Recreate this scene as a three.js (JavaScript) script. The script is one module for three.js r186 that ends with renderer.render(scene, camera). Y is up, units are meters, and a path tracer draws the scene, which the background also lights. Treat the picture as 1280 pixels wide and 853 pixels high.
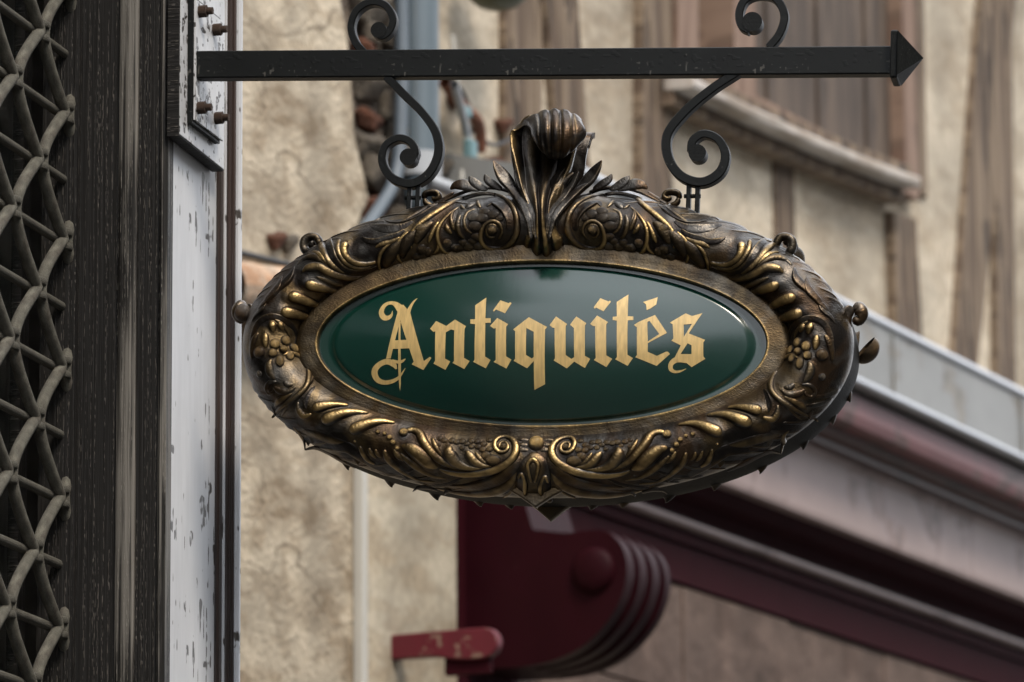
import * as THREE from 'three';
import { mergeGeometries, mergeVertices } from 'three/addons/utils/BufferGeometryUtils.js';
import { RoundedBoxGeometry } from 'three/addons/geometries/RoundedBoxGeometry.js';
import { TessellateModifier } from 'three/addons/modifiers/TessellateModifier.js';

// ------------------------------------------------------------------ camera, sky, sun, exposure
const scene = new THREE.Scene();
const camera = new THREE.PerspectiveCamera(8.131, 1024 / 682, 0.1, 400);
camera.position.set(0, 1.6, 0);
camera.rotation.set(THREE.MathUtils.degToRad(11.2), 0, THREE.MathUtils.degToRad(-0.4), 'YXZ');
camera.focus = 8.5; camera.userData.fStop = 5.6;
const renderer = new THREE.WebGLRenderer({ antialias: true });
renderer.setSize(1024, 682);
renderer.toneMapping = THREE.LinearToneMapping;
renderer.toneMappingExposure = 2.5;
renderer.shadowMap.enabled = true;

let seed = 7;
const rnd = () => { seed = (seed * 1664525 + 1013904223) >>> 0; return seed / 4294967296; };
function makeNoise(s) {                       // value noise that tiles with period n
  const P = new Float32Array(65536); let q = s * 7919 + 13;
  for (let i = 0; i < 65536; i++) { q = (Math.imul(q, 1664525) + 1013904223) >>> 0; P[i] = q / 4294967296; }
  return (x, y, n = 256, m = n) => {
    const xi = Math.floor(x), yi = Math.floor(y), fx = x - xi, fy = y - yi;
    const u = fx * fx * (3 - 2 * fx), v = fy * fy * (3 - 2 * fy);
    const w = (a, k) => ((a % k) + k) % k, g = (a, b) => P[(w(a, n) + w(b, m) * 251) & 65535];
    return (g(xi, yi) * (1 - u) + g(xi + 1, yi) * u) * (1 - v) + (g(xi, yi + 1) * (1 - u) + g(xi + 1, yi + 1) * u) * v;
  };
}
const noise = makeNoise(3), noiseB = makeNoise(11);
const fbm = (x, y, n, m = n, o = 5) => { let a = 0, k = 0.5, t = 0; for (let i = 0; i < o; i++) { a += k * noise(x, y, n, m); t += k; x *= 2; y *= 2; n *= 2; m *= 2; k *= 0.5; } return a / t; };
const mix = (a, b, t) => a + (b - a) * t, clamp = (x, a = 0, b = 1) => Math.min(b, Math.max(a, x)), sstep = (a, b, x) => { const t = clamp((x - a) / (b - a)); return t * t * (3 - 2 * t); };

{ // overcast sky: brighter towards the zenith, soft cloud texture
  const W = 256, H = 128, d = new Float32Array(W * H * 4);
  for (let j = 0; j < H; j++) for (let i = 0; i < W; i++) {
    const el = ((j + 0.5) / H - 0.5) * Math.PI, k = (j * W + i) * 4, s = Math.max(0, Math.sin(el));
    const c = 0.82 + 0.36 * fbm(i / 16, j / 10, 16, 64, 4);
    const L = el < 0 ? 0.16 : 1.0 * (0.8 + 0.4 * s) * c;
    d[k] = L * 0.95; d[k + 1] = L * 0.985; d[k + 2] = L * 1.05; d[k + 3] = 1;
  }
  const t = new THREE.DataTexture(d, W, H, THREE.RGBAFormat, THREE.FloatType);
  t.mapping = THREE.EquirectangularReflectionMapping; t.magFilter = t.minFilter = THREE.LinearFilter; t.needsUpdate = true;
  scene.background = t; scene.environment = t;
}
const sun = new THREE.DirectionalLight(0xfff0dc, 1.1);
sun.position.set(9, 26, 8); sun.target.position.set(0, 3, -9);
sun.castShadow = true; sun.shadow.radius = 26; sun.shadow.mapSize.set(2048, 2048);
Object.assign(sun.shadow.camera, { left: -14, right: 14, top: 14, bottom: -14, near: 1, far: 70 });
scene.add(sun, sun.target);

// ------------------------------------------------------------------ textures
function tex(W, H, fn, rx, ry, srgb = true) {     // fn(x, y) in 0..1 -> [r, g, b] or a grey; one tile covers rx by ry metres
  const d = new Uint8Array(W * H * 4);
  for (let j = 0; j < H; j++) for (let i = 0; i < W; i++) {
    const c = fn(i / W, j / H), k = (j * W + i) * 4;
    for (let q = 0; q < 3; q++) { let v = clamp(c.length ? c[q] : c); if (srgb) v = v <= 0.0031308 ? v * 12.92 : 1.055 * v ** (1 / 2.4) - 0.055; d[k + q] = v * 255; }
    d[k + 3] = 255;
  }
  const t = new THREE.DataTexture(d, W, H);
  t.wrapS = t.wrapT = THREE.RepeatWrapping; t.repeat.set(1 / rx, 1 / ry); t.magFilter = THREE.LinearFilter; t.minFilter = THREE.LinearMipmapLinearFilter; t.generateMipmaps = true;
  if (srgb) t.colorSpace = THREE.SRGBColorSpace; t.needsUpdate = true; return t;
}
const mulc = (c, k) => [c[0] * k, c[1] * k, c[2] * k], mixc = (a, b, t) => [mix(a[0], b[0], t), mix(a[1], b[1], t), mix(a[2], b[2], t)];
function plasterMat(base, stain, bump = 0.006, tile = 2, crack = 0) {
  const f = (x, y) => fbm(x * 8, y * 8, 8, 8, 6), g = (x, y) => fbm(x * 90 + 3, y * 90, 90, 90, 3);
  return new THREE.MeshStandardMaterial({
    map: tex(512, 512, (x, y) => { const a = f(x, y), b = g(x, y), s = sstep(0.40, 0.66, fbm(x * 3 + 9, y * 8 + 4, 3, 8, 6)), k = sstep(0.46, 0.62, fbm(x * 14 + 2, y * 34, 14, 34, 4)), cr = 1 - sstep(0.003, 0.011, Math.abs(fbm(x * 2 + 3, y * 4 + 1, 2, 4, 5) - 0.5)); return mixc(mulc(mixc(base, stain, s * 0.5 + k * 0.45), 0.58 + 0.85 * a * (0.35 + 1.3 * b)), mulc(stain, 0.5), crack * cr); }, tile, tile),
    bumpMap: tex(512, 512, (x, y) => 0.45 * f(x, y) + 0.55 * g(x, y), tile, tile, false), bumpScale: bump, roughness: 0.95,
  });
}
function woodMat(base, dark, opts = {}) {         // grain runs along v
  const { tx = 0.5, ty = 2, crack = 0.5, bump = 0.002, rough = 0.7, fine = 40 } = opts;
  const gr = (x, y) => { const wob = 0.6 * fbm(x * 3, y * 4, 3, 4, 3); return fbm(x * fine + wob * 3, y * 5, fine, 5, 4); };
  const ck = (x, y) => sstep(0.62, 0.7, noiseB(x * fine * 1.6 + 2 * noise(x * 4, y * 8, 4, 8), y * 14, Math.round(fine * 1.6), 14)) * sstep(0.4, 0.6, noise(x * 6, y * 6 + 7, 6, 6));
  return new THREE.MeshStandardMaterial({
    map: tex(512, 512, (x, y) => { const a = gr(x, y), c = ck(x, y); return mixc(mixc(dark, base, sstep(0.25, 0.7, a)), mulc(dark, 0.5), c * crack); }, tx, ty),
    bumpMap: tex(512, 512, (x, y) => gr(x, y) - 0.6 * ck(x, y) * crack, tx, ty, false), bumpScale: bump, roughness: rough,
  });
}
function wornPaint(paint, under, amount, opts = {}) {   // paint worn away in grain-shaped flakes
  const { tx = 0.4, ty = 1.6, rough = 0.55, bump = 0.0012, scale = 30, ys = 6, spec = 1 } = opts;
  const k = (x, y) => fbm(x * scale, y * ys, scale, ys, 5) * 0.62 + 0.38 * fbm(x * 4 + 5, y * 3, 4, 3, 3);
  const wear = (x, y) => sstep(1 - amount - 0.035, 1 - amount + 0.035, k(x, y));
  return new THREE.MeshPhysicalMaterial({
    map: tex(512, 1024, (x, y) => { const w = wear(x, y), b = fbm(x * 9, y * 7, 9, 7, 4); return mixc(mulc(paint, 0.86 + 0.28 * b), mulc(under, 0.6 + 0.8 * noise(x * 60, y * 20, 60, 20)), w); }, tx, ty),
    bumpMap: tex(512, 1024, (x, y) => 0.7 - 0.5 * wear(x, y) + 0.3 * fbm(x * 50, y * 8, 50, 8, 3), tx, ty, false), bumpScale: bump,
    roughness: rough, specularIntensity: spec,
  });
}
function chippedPaint(paint, under, tx, ty, amount) {     // flat paint with small flakes and scratches along the grain
  const chip = (x, y) => { const w = 0.5 * fbm(x * 5, y * 5, 5, 5, 3); return Math.max(sstep(0.86 - amount, 0.9 - amount, noiseB(x * 20 + w, y * 22 + w, 20, 22) * (0.75 + 0.5 * fbm(x * 4, y * 3, 4, 3, 3))), sstep(0.9 - amount * 0.6, 0.94 - amount * 0.6, noise(x * 50 + w, y * 20, 50, 20) * (0.7 + 0.6 * fbm(x * 3 + 2, y * 4, 3, 4, 3)))) * sstep(0.3, 0.5, fbm(x * 60, y * 60, 60, 60, 2)); };
  return new THREE.MeshPhysicalMaterial({
    map: tex(512, 1024, (x, y) => { const c = chip(x, y), b = fbm(x * 4, y * 6, 4, 6, 5), f = fbm(x * 50, y * 8, 50, 8, 3); return mixc(mulc(paint, 0.80 + 0.25 * b + 0.12 * f), mulc(under, 0.6 + 0.8 * f), c); }, tx, ty),
    bumpMap: tex(512, 1024, (x, y) => 0.75 - 0.6 * chip(x, y) + 0.25 * fbm(x * 50, y * 8, 50, 8, 3), tx, ty, false), bumpScale: 0.0008, roughness: 0.42 });
}
function grainWood(paint, bare, worn, tx) {            // old paint caught in the pores; fine dashes of bare grain, and patches worn through
  const ty = 0.9, line = (x, y) => { const wob = 0.35 * fbm(x * 3, y * 3, 3, 3, 2), c = noise(x * 80 + wob, y * 3, 80, 3), d = noiseB(x * 170 + wob * 2, y * 120, 170, 120); return sstep(0.5, 0.8, c) * sstep(0.55, 0.85, d); };
  const patch = (x, y) => worn * sstep(0.34, 0.54, 0.6 * fbm(x * 2 + 5, y * 3, 2, 3, 4) + 0.4 * fbm(x * 40, y * 5, 40, 5, 3));
  return new THREE.MeshPhysicalMaterial({
    map: tex(512, 1024, (x, y) => { const l = line(x, y), p = patch(x, y), f = fbm(x * 60, y * 6, 60, 6, 3); return mixc(mixc(mulc(paint, 0.7 + 0.7 * f), bare, l * 0.75), mulc(bare, 0.45 + 1.0 * f), p); }, tx, ty),
    bumpMap: tex(512, 1024, (x, y) => 0.6 * fbm(x * 60, y * 6, 60, 6, 3) + 0.4 * line(x, y), tx, ty, false), bumpScale: 0.0016, roughness: 0.55, specularIntensity: 0.5 });
}
const grain = tex(256, 256, (x, y) => fbm(x * 24, y * 24, 24, 24, 4), 0.05, 0.05, false);
const scuff = tex(256, 256, (x, y) => 0.7 * fbm(x * 5, y * 3, 5, 3, 4) + 0.3 * sstep(0.74, 0.8, noiseB(x * 40, y * 30, 40, 30)), 0.35, 0.2, false);
const M = {
  plaster: plasterMat([0.47, 0.41, 0.32], [0.33, 0.27, 0.195]),
  roughPlaster: plasterMat([0.455, 0.39, 0.295], [0.235, 0.178, 0.115], 0.008, 1.1, 0.7),
  cream: plasterMat([0.44, 0.39, 0.30], [0.33, 0.27, 0.19], 0.002, 1.6, 0.3),
  timber: woodMat([0.20, 0.148, 0.10], [0.10, 0.068, 0.045], { tx: 0.6, ty: 2.4, bump: 0.012, rough: 0.9, fine: 16, crack: 1 }),
  sill: woodMat([0.50, 0.46, 0.42], [0.32, 0.27, 0.22], { tx: 2.4, ty: 0.5, rough: 0.75, fine: 12 }),
  shutter: woodMat([0.115, 0.083, 0.06], [0.058, 0.041, 0.03], { tx: 0.5, ty: 2, rough: 0.8, fine: 14 }),
  pinkWood: woodMat([0.24, 0.16, 0.115], [0.15, 0.09, 0.062], { tx: 0.5, ty: 2, rough: 0.8, fine: 12 }),
  blackWood: grainWood([0.012, 0.0112, 0.0105], [0.11, 0.10, 0.088], 0.0, 0.16),
  stripWood: grainWood([0.013, 0.012, 0.011], [0.24, 0.225, 0.20], 0.62, 0.13),
  whitePaint: chippedPaint([0.58, 0.59, 0.61], [0.06, 0.052, 0.045], 0.42, 0.8, 0.025),
  peelPaint: chippedPaint([0.54, 0.545, 0.555], [0.045, 0.038, 0.032], 0.25, 0.3, 0.2),
  brownPaint: woodMat([0.05, 0.032, 0.026], [0.025, 0.016, 0.013], { tx: 0.3, ty: 2, rough: 0.4 }),
  zinc: wornPaint([0.235, 0.24, 0.235], [0.17, 0.155, 0.13], 0.44, { scale: 6, ys: 5, rough: 0.5, tx: 1.6, ty: 0.8, bump: 0.001 }),
  zincEdge: new THREE.MeshStandardMaterial({ color: new THREE.Color(0.5, 0.52, 0.55), roughness: 0.35, metalness: 0.5 }),
  mauve: wornPaint([0.33, 0.25, 0.235], [0.24, 0.17, 0.155], 0.48, { scale: 10, ys: 6, spec: 0.5, rough: 0.5, tx: 1.8, ty: 0.8 }),
  pink: wornPaint([0.19, 0.085, 0.09], [0.13, 0.075, 0.07], 0.5, { scale: 10, ys: 6, spec: 0.5, rough: 0.5, tx: 1.8, ty: 0.8 }),
  brownMould: wornPaint([0.085, 0.045, 0.04], [0.055, 0.033, 0.028], 0.5, { scale: 10, ys: 8, spec: 0.5, rough: 0.45, tx: 1.8, ty: 0.5 }),
  burgundy: wornPaint([0.030, 0.005, 0.008], [0.06, 0.024, 0.024], 0.31, { scale: 12, ys: 8, rough: 0.7, spec: 0.08, tx: 0.8, ty: 0.8 }),
  shadedWine: wornPaint([0.021, 0.0032, 0.0055], [0.05, 0.02, 0.02], 0.27, { scale: 12, ys: 8, rough: 0.5, spec: 0.14, tx: 0.8, ty: 0.8 }),  // corbel paint; base darkened to carry the shade on its side
  redArm: wornPaint([0.11, 0.008, 0.017], [0.20, 0.12, 0.09], 0.44, { scale: 10, ys: 14, rough: 0.45, tx: 0.3, ty: 0.3 }),
  shadedStoneBrown: plasterMat([0.14, 0.098, 0.08], [0.085, 0.056, 0.044], 0.004, 1.2),  // brown stone, colour lowered for the shadow this wall stands in
  brick: plasterMat([0.22, 0.085, 0.045], [0.13, 0.055, 0.035], 0.01, 0.6),
  rubble: plasterMat([0.33, 0.285, 0.225], [0.16, 0.12, 0.085], 0.02, 0.5),
  mortar: plasterMat([0.16, 0.13, 0.1], [0.08, 0.06, 0.05], 0.02, 0.8),
  paving: plasterMat([0.09, 0.087, 0.083], [0.055, 0.053, 0.05], 0.01, 3),
  greyWall: plasterMat([0.20, 0.19, 0.175], [0.14, 0.125, 0.11], 0.004, 3),
  slate: new THREE.MeshStandardMaterial({ color: new THREE.Color(0.07, 0.075, 0.085), roughness: 0.7 }),
  glass: new THREE.MeshPhysicalMaterial({ color: new THREE.Color(0.9, 0.93, 0.92), roughness: 0.05, transmission: 1, thickness: 0, ior: 1.5 }),
  greyPane: new THREE.MeshPhysicalMaterial({ color: new THREE.Color(0.10, 0.115, 0.115), roughness: 0.12, clearcoat: 0.6 }),
  room: new THREE.MeshStandardMaterial({ color: new THREE.Color(0.11, 0.085, 0.06), roughness: 0.9 }),
  pipe: wornPaint([0.12, 0.155, 0.18], [0.16, 0.175, 0.18], 0.4, { scale: 8, ys: 6, rough: 0.4, tx: 0.3, ty: 1 }),
  cable: new THREE.MeshStandardMaterial({ color: new THREE.Color(0.10, 0.125, 0.15), roughness: 0.5 }),
  blackCable: new THREE.MeshStandardMaterial({ color: new THREE.Color(0.02, 0.022, 0.025), roughness: 0.5 }),
  greyTube: new THREE.MeshStandardMaterial({ color: new THREE.Color(0.38, 0.4, 0.42), roughness: 0.4 }),
  turquoise: new THREE.MeshStandardMaterial({ color: new THREE.Color(0.12, 0.22, 0.24), roughness: 0.5 }),
  lampGreen: new THREE.MeshStandardMaterial({ color: new THREE.Color(0.085, 0.09, 0.045), roughness: 0.35 }),
  terracotta: plasterMat([0.42, 0.25, 0.15], [0.5, 0.42, 0.33], 0.006, 0.5),
  iron: new THREE.MeshPhysicalMaterial({ map: tex(512, 512, (x, y) => { const f = sstep(0.83, 0.88, noiseB(x * 90, y * 60, 90, 60)) * sstep(0.45, 0.6, fbm(x * 5, y * 5, 5, 5, 3)), b = fbm(x * 9, y * 7, 9, 7, 4); return mixc(mulc([0.0040, 0.0048, 0.0046], 0.5 + b), [0.10, 0.095, 0.085], f * 0.6); }, 0.45, 0.3), roughness: 0.5, metalness: 0, specularIntensity: 0.4, bumpMap: scuff, bumpScale: 0.0006 }),
  rust: plasterMat([0.09, 0.05, 0.03], [0.04, 0.025, 0.018], 0.003, 0.05),
  grille: plasterMat([0.11, 0.105, 0.085], [0.07, 0.062, 0.05], 0.0012, 0.15),
  strip: new THREE.MeshStandardMaterial({ color: new THREE.Color(0.5, 0.49, 0.45), roughness: 0.5 }),
};

// ------------------------------------------------------------------ scene helpers
const taken = {};
function numbered(n) { taken[n] = (taken[n] ?? -1) + 1; return taken[n] ? `${n}_${String(taken[n]).padStart(3, '0')}` : n; }
function tag(o, label, category, group) { o.userData.label = label; o.userData.category = category; if (group) o.userData.group = group; return o; }
function part(name, geo, mat, parent, pos, rot) { const m = new THREE.Mesh(geo, mat); m.name = name; if (pos) m.position.set(...pos); if (rot) m.rotation.set(...rot); parent.add(m); return m; }
// a facade: local x runs along the wall, y up, z out of the wall
const NEAR = { O: [-0.6127, 0.0224, -8.5213], turn: THREE.MathUtils.degToRad(90 - 13.8) };
const FAR = { O: [-0.3267, 0, -13.733], turn: THREE.MathUtils.degToRad(90 - 24.7) };
function onFacade(F, name, label, category, s = 0, y = 0, w = 0, group) {
  const g = new THREE.Group(); g.name = numbered(name); g.rotation.y = F.turn;
  const c = Math.cos(F.turn), n = Math.sin(F.turn);
  g.position.set(F.O[0] + c * s + n * w, F.O[1] + y, F.O[2] - n * s + c * w);
  scene.add(g); return tag(g, label, category, group);
}
function box(x0, x1, y0, y1, z0, z1, bev = 0) {    // uv in metres
  const w = x1 - x0, h = y1 - y0, d = z1 - z0; let g;
  if (bev) { g = new RoundedBoxGeometry(w, h, d, 2, bev); }
  else g = new THREE.BoxGeometry(w, h, d);
  const p = g.attributes.position, n = g.attributes.normal, uv = g.attributes.uv;
  for (let i = 0; i < p.count; i++) {
    const ax = Math.abs(n.getX(i)), ay = Math.abs(n.getY(i)), az = Math.abs(n.getZ(i));
    const X = p.getX(i) + x0, Y = p.getY(i) + y0, Z = p.getZ(i) + z0;
    if (az >= ax && az >= ay) uv.setXY(i, X, Y); else if (ax >= ay) uv.setXY(i, Z + 0.37, Y); else uv.setXY(i, X, Z);
  }
  g.translate((x0 + x1) / 2, (y0 + y1) / 2, (z0 + z1) / 2); return g;
}
function plate(pts, z0, z1, holes = [], bevel = 0) {   // outline in the wall plane, thick from z0 to z1
  const s = new THREE.Shape(pts.map(p => new THREE.Vector2(...p)));
  for (const h of holes) s.holes.push(new THREE.Path(h.map(p => new THREE.Vector2(...p))));
  const g = new THREE.ExtrudeGeometry(s, { depth: z1 - z0 - 2 * bevel, bevelEnabled: bevel > 0, bevelThickness: bevel, bevelSize: bevel, bevelOffset: -bevel, bevelSegments: 2, curveSegments: 24 });
  g.translate(0, 0, z0 + bevel); return g;
}
function prismV(pts, y0, y1) {                     // outline (s, w) carried up from y0 to y1
  const g = new THREE.ExtrudeGeometry(new THREE.Shape(pts.map(([s, w]) => new THREE.Vector2(s, -w))), { depth: y1 - y0, bevelEnabled: false });
  g.rotateX(-Math.PI / 2); g.translate(0, y0, 0); return g;
}
function prismS(pts, s0, s1) {                     // outline (w, y) carried along the wall
  const g = new THREE.ExtrudeGeometry(new THREE.Shape(pts.map(([w, y]) => new THREE.Vector2(w, y))), { depth: s1 - s0, bevelEnabled: false, curveSegments: 16 });
  g.rotateY(-Math.PI / 2);                          // (w, y, d) -> (-d, y, w)
  g.translate(s1, 0, 0);
  const uv = g.attributes.uv, p = g.attributes.position, n = g.attributes.normal;
  for (let i = 0; i < p.count; i++) if (Math.abs(n.getX(i)) < 0.5) uv.setXY(i, p.getX(i), p.getY(i) + p.getZ(i)); else uv.setXY(i, p.getZ(i), p.getY(i));
  return g;
}
const V = (a) => new THREE.Vector3(...a);
function tube(pts, r, seg = 40, rs = 10, closed = false) {
  const c = new THREE.CatmullRomCurve3(pts.map(V), closed, 'centripetal'), g = new THREE.TubeGeometry(c, seg, r, rs, closed), L = c.getLength(), uv = g.attributes.uv;
  for (let i = 0; i < uv.count; i++) uv.setXY(i, uv.getX(i) * L, uv.getY(i) * r * 6.28); return g;
}
function rough(g, amp, f) {                        // uneven surface
  g = mergeVertices(g, 1e-4); const p = g.attributes.position, n = (g.computeVertexNormals(), g.attributes.normal);
  for (let i = 0; i < p.count; i++) { const x = p.getX(i), y = p.getY(i), z = p.getZ(i), a = amp * (fbm(x * f + z * f * 0.7 + 20, y * f + z * f + 30, 256, 256, 3) - 0.5) * 2; p.setXYZ(i, x + n.getX(i) * a, y + n.getY(i) * a, z + n.getZ(i) * a); }
  g.computeVertexNormals(); return g;
}

// ------------------------------------------------------------------ the street and the houses that line it
{
  const g = new THREE.PlaneGeometry(300, 300, 1, 1); g.rotateX(-Math.PI / 2);
  const uv = g.attributes.uv; for (let i = 0; i < uv.count; i++) uv.setXY(i, uv.getX(i) * 300, uv.getY(i) * 300);
  const m = part('street', g, M.paving, scene); m.userData.kind = 'structure';
}
function townHouse(F, label, s0, s1, w0, w1, h, faceOut) {
  const t = onFacade(F, 'town_house', label, 'house', (s0 + s1) / 2, 0, (w0 + w1) / 2);
  const L = (s1 - s0) / 2, D = (w1 - w0) / 2;
  part('wall', box(-L, L, 0, h, -D, D), M.greyWall, t);
  part('roof', prismS([[-D - 0.3, h], [D + 0.3, h], [0, h + Math.min(1.6, D * 0.5)]], -L, L), M.slate, t);
  return [t, L, D];
}
{
  const [t, L, D] = townHouse(NEAR, 'long grey town house across the street from the antiques shop', -34, 14, 6.0, 13, 8.2);
  for (let k = 0; k < 13; k++) for (const y of [0.9, 4.2]) { const f = part('window', box(-L + 1.2 + k * 3.4, -L + 2.4 + k * 3.4, y, y + 1.7, -D - 0.05, -D - 0.01), M.greyPane, t); part('sill', box(-L + 1.1 + k * 3.4, -L + 2.5 + k * 3.4, y - 0.12, y - 0.01, -D - 0.14, -D - 0.01), M.cream, f); }
  const [e, EL, ED] = townHouse(NEAR, 'grey town house closing off the end of the street', -74, -62, -14, 20, 8.2);
  for (let k = 0; k < 8; k++) for (const y of [1, 4.2]) part('window', box(EL + 0.01, EL + 0.05, y, y + 1.8, -ED + 2 + k * 3.8, -ED + 3.2 + k * 3.8), M.greyPane, e);
}

// ------------------------------------------------------------------ the antiques shop front with its jamb, painted pilaster and window
{
  const t = onFacade(NEAR, 'shop_front', 'antiques shop front with black weathered wooden jamb and white painted pilaster', 'shop front');
  const H = 4.6, E = 0.312;
  part('unseen_wall', box(-22, -2.802, -0.03, 5.0, -0.4, 0), M.greyWall, t);  // unseen wall, added and sized to shape the sky reflected in the panel
  part('side_wall', box(-2.8, -2.6, -0.03, 5.6, -5, 0.01), M.greyWall, t);
  part('upper_wall', box(-2.598, E, H + 0.002, 5.6, -5, 0.02), M.greyWall, t);
  part('rear_wall', box(-2.598, E - 0.002, -0.03, H, -5, -3.2), M.room, t);
  part('side_wall', box(0.262, E - 0.001, -0.03, H, -3.198, -0.152), M.greyWall, t);
  part('stall_riser', box(-2.598, -0.2, -0.03, 0.9, -0.4, -0.1), M.blackWood, t);
  part('roof', prismS([[-5.3, 5.602], [0.25, 5.602], [-2.5, 7.2]], -2.8, E + 0.05), M.slate, t);
  // stepped jamb boards beside the grille
  part('jamb_board', prismV([[-0.043, -0.215], [-0.043, -0.0925], [0.02, -0.0925], [0.02, -0.215]], -0.03, H), M.blackWood, t);
  part('jamb_bead', prismV([[0.02, -0.092], [-0.047, -0.092], [-0.0505, -0.086], [-0.0515, -0.074], [-0.0505, -0.062], [-0.047, -0.0565], [0.02, -0.0565]], -0.03, H), M.stripWood, t);
  part('jamb_board', prismV([[-0.041, -0.056], [-0.041, -0.0145], [0.02, -0.0145], [0.02, -0.056]], -0.03, H), M.blackWood, t);
  part('jamb_bead', prismV([[0.015, -0.014], [-0.045, -0.014], [-0.0485, -0.0095], [-0.0475, -0.0035], [-0.043, 0.0012], [-0.013, 0.0012], [-0.013, -0.014]], -0.03, H), M.stripWood, t);
  part('jamb_lining', prismV([[-0.058, -0.235], [-0.058, -0.166], [-0.0435, -0.166], [-0.0435, -0.235]], 0.9, H), M.blackWood, t);
  // pilaster and the run of small mouldings at the corner
  part('pilaster_panel', box(-0.0125, 0.2535, -0.03, H, -0.15, 0), M.whitePaint, t);
  const mould = (s0, s1, w, r, m) => part('moulding', prismV([[s0, -0.15], [s0, w - r], [s0 + r, w], [s1, w], [s1, -0.15]], -0.03, H), m, t);
  mould(0.254, 0.2748, 0.008, 0.004, M.brownPaint); mould(0.275, 0.2798, 0.012, 0.001, M.whitePaint); mould(0.28, 0.2918, 0.019, 0.003, M.brownPaint);
  mould(0.292, 0.2998, 0.024, 0.002, M.brownPaint); mould(0.3, 0.312, 0.0325, 0.004, M.whitePaint);
  // window behind the grille
  const f = part('window', plate([[-2.59, 0.91], [-0.062, 0.91], [-0.062, H - 0.01], [-2.59, H - 0.01]], -0.275, -0.255, [[[-2.5, 1.0], [-0.105, 1.0], [-0.105, H - 0.1], [-2.5, H - 0.1]]]), M.blackWood, t);
  part('pane', box(-2.5, -0.105, 1.0, H - 0.1, -0.267, -0.263), M.glass, f);
  part('floor', box(-2.59, 0.25, 0.7, 0.75, -3.19, -0.42), M.room, t);
  // backing board of the bracket
  const bb = part('backing_board', plate([[-0.057, 3.637], [0.216, 3.632], [0.216, 4.05], [-0.057, 4.05]], 0.0025, 0.0255, [], 0.001), M.blackWood, t);
  part('painted_face', plate([[-0.055, 3.640], [0.2155, 3.635], [0.2155, 4.05], [-0.055, 4.05]], 0.0256, 0.027, [], 0.0005), M.peelPaint, bb);
}
{ // wavy iron grille in the window
  const t = onFacade(NEAR, 'window_grille', 'wavy wrought iron lattice grille in the dark shop window', 'grille', -1, 0.9, -0.195);
  const dy = 0.118, P = 0.276, x0 = -0.214 + 1, yA = 3.569 - 0.9, top = 4.55 - 0.9;
  const barG = new THREE.CylinderGeometry(0.0085, 0.0085, 1.62, 10); barG.rotateZ(Math.PI / 2); barG.translate(0.16, 0, 0);
  const rodPts = []; const N = 8;
  const ys = []; for (let k = -9; k <= 9; k++) { const y = yA + k * dy; if (y > 1.35 && y < top) ys.push([k, y]); }
  for (const [k, y] of ys) part('cross_bar', barG, M.grille, t, [0, y, 0]);
  const rods = []; for (let j = -5; j <= 1; j++) rods.push(j);
  const y0 = ys[0][1], y1 = ys[ys.length - 1][1], k0 = ys[0][0];
  for (const j of rods) {
    const c = x0 + j * P / 2 + P / 4, sgn = j % 2 === 0 ? 1 : -1, pts = [];
    for (let i = 0; i <= (ys.length - 1) * N; i++) {
      const y = y0 + i / N * dy, ph = k0 + i / N, e = Math.abs(((ph + (sgn > 0 ? 0 : 1)) % 2 + 2) % 2 - 1), f = 1 - (1 - e) ** 1.0;   // e: 0 at the right-hand knot, 1 at the left-hand one
      const g = 1 - e, sw = g ** 1.75 * 0.75 + 0.25 * (g * g * (3 - 2 * g)); void f;
      pts.push([c - (P / 4 - 0.0105) + (P / 2 - 0.021) * sw, y, 0.012]);
    }
    part('wavy_rod', tube(pts, 0.0112, pts.length * 2, 9), M.grille, t);
  }
  const col = new THREE.TorusGeometry(0.0155, 0.0042, 8, 14); col.rotateX(Math.PI / 2); col.scale(1.25, 1.7, 0.85);
  for (const [k, y] of ys) for (let j = -4; j <= 2; j++) if ((j + k) % 2 === 0) { const xx = x0 + j * P / 2; if (xx > -0.7 && xx < 0.97) for (const d of [-0.013, 0.013]) part('collar', col, M.grille, t, [xx, y + d, 0.009]); }
  part('edge_bar', box(0.944, 0.952, 1.4, 3.66, -0.016, 0.002, 0.002), M.iron, t);
}

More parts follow.
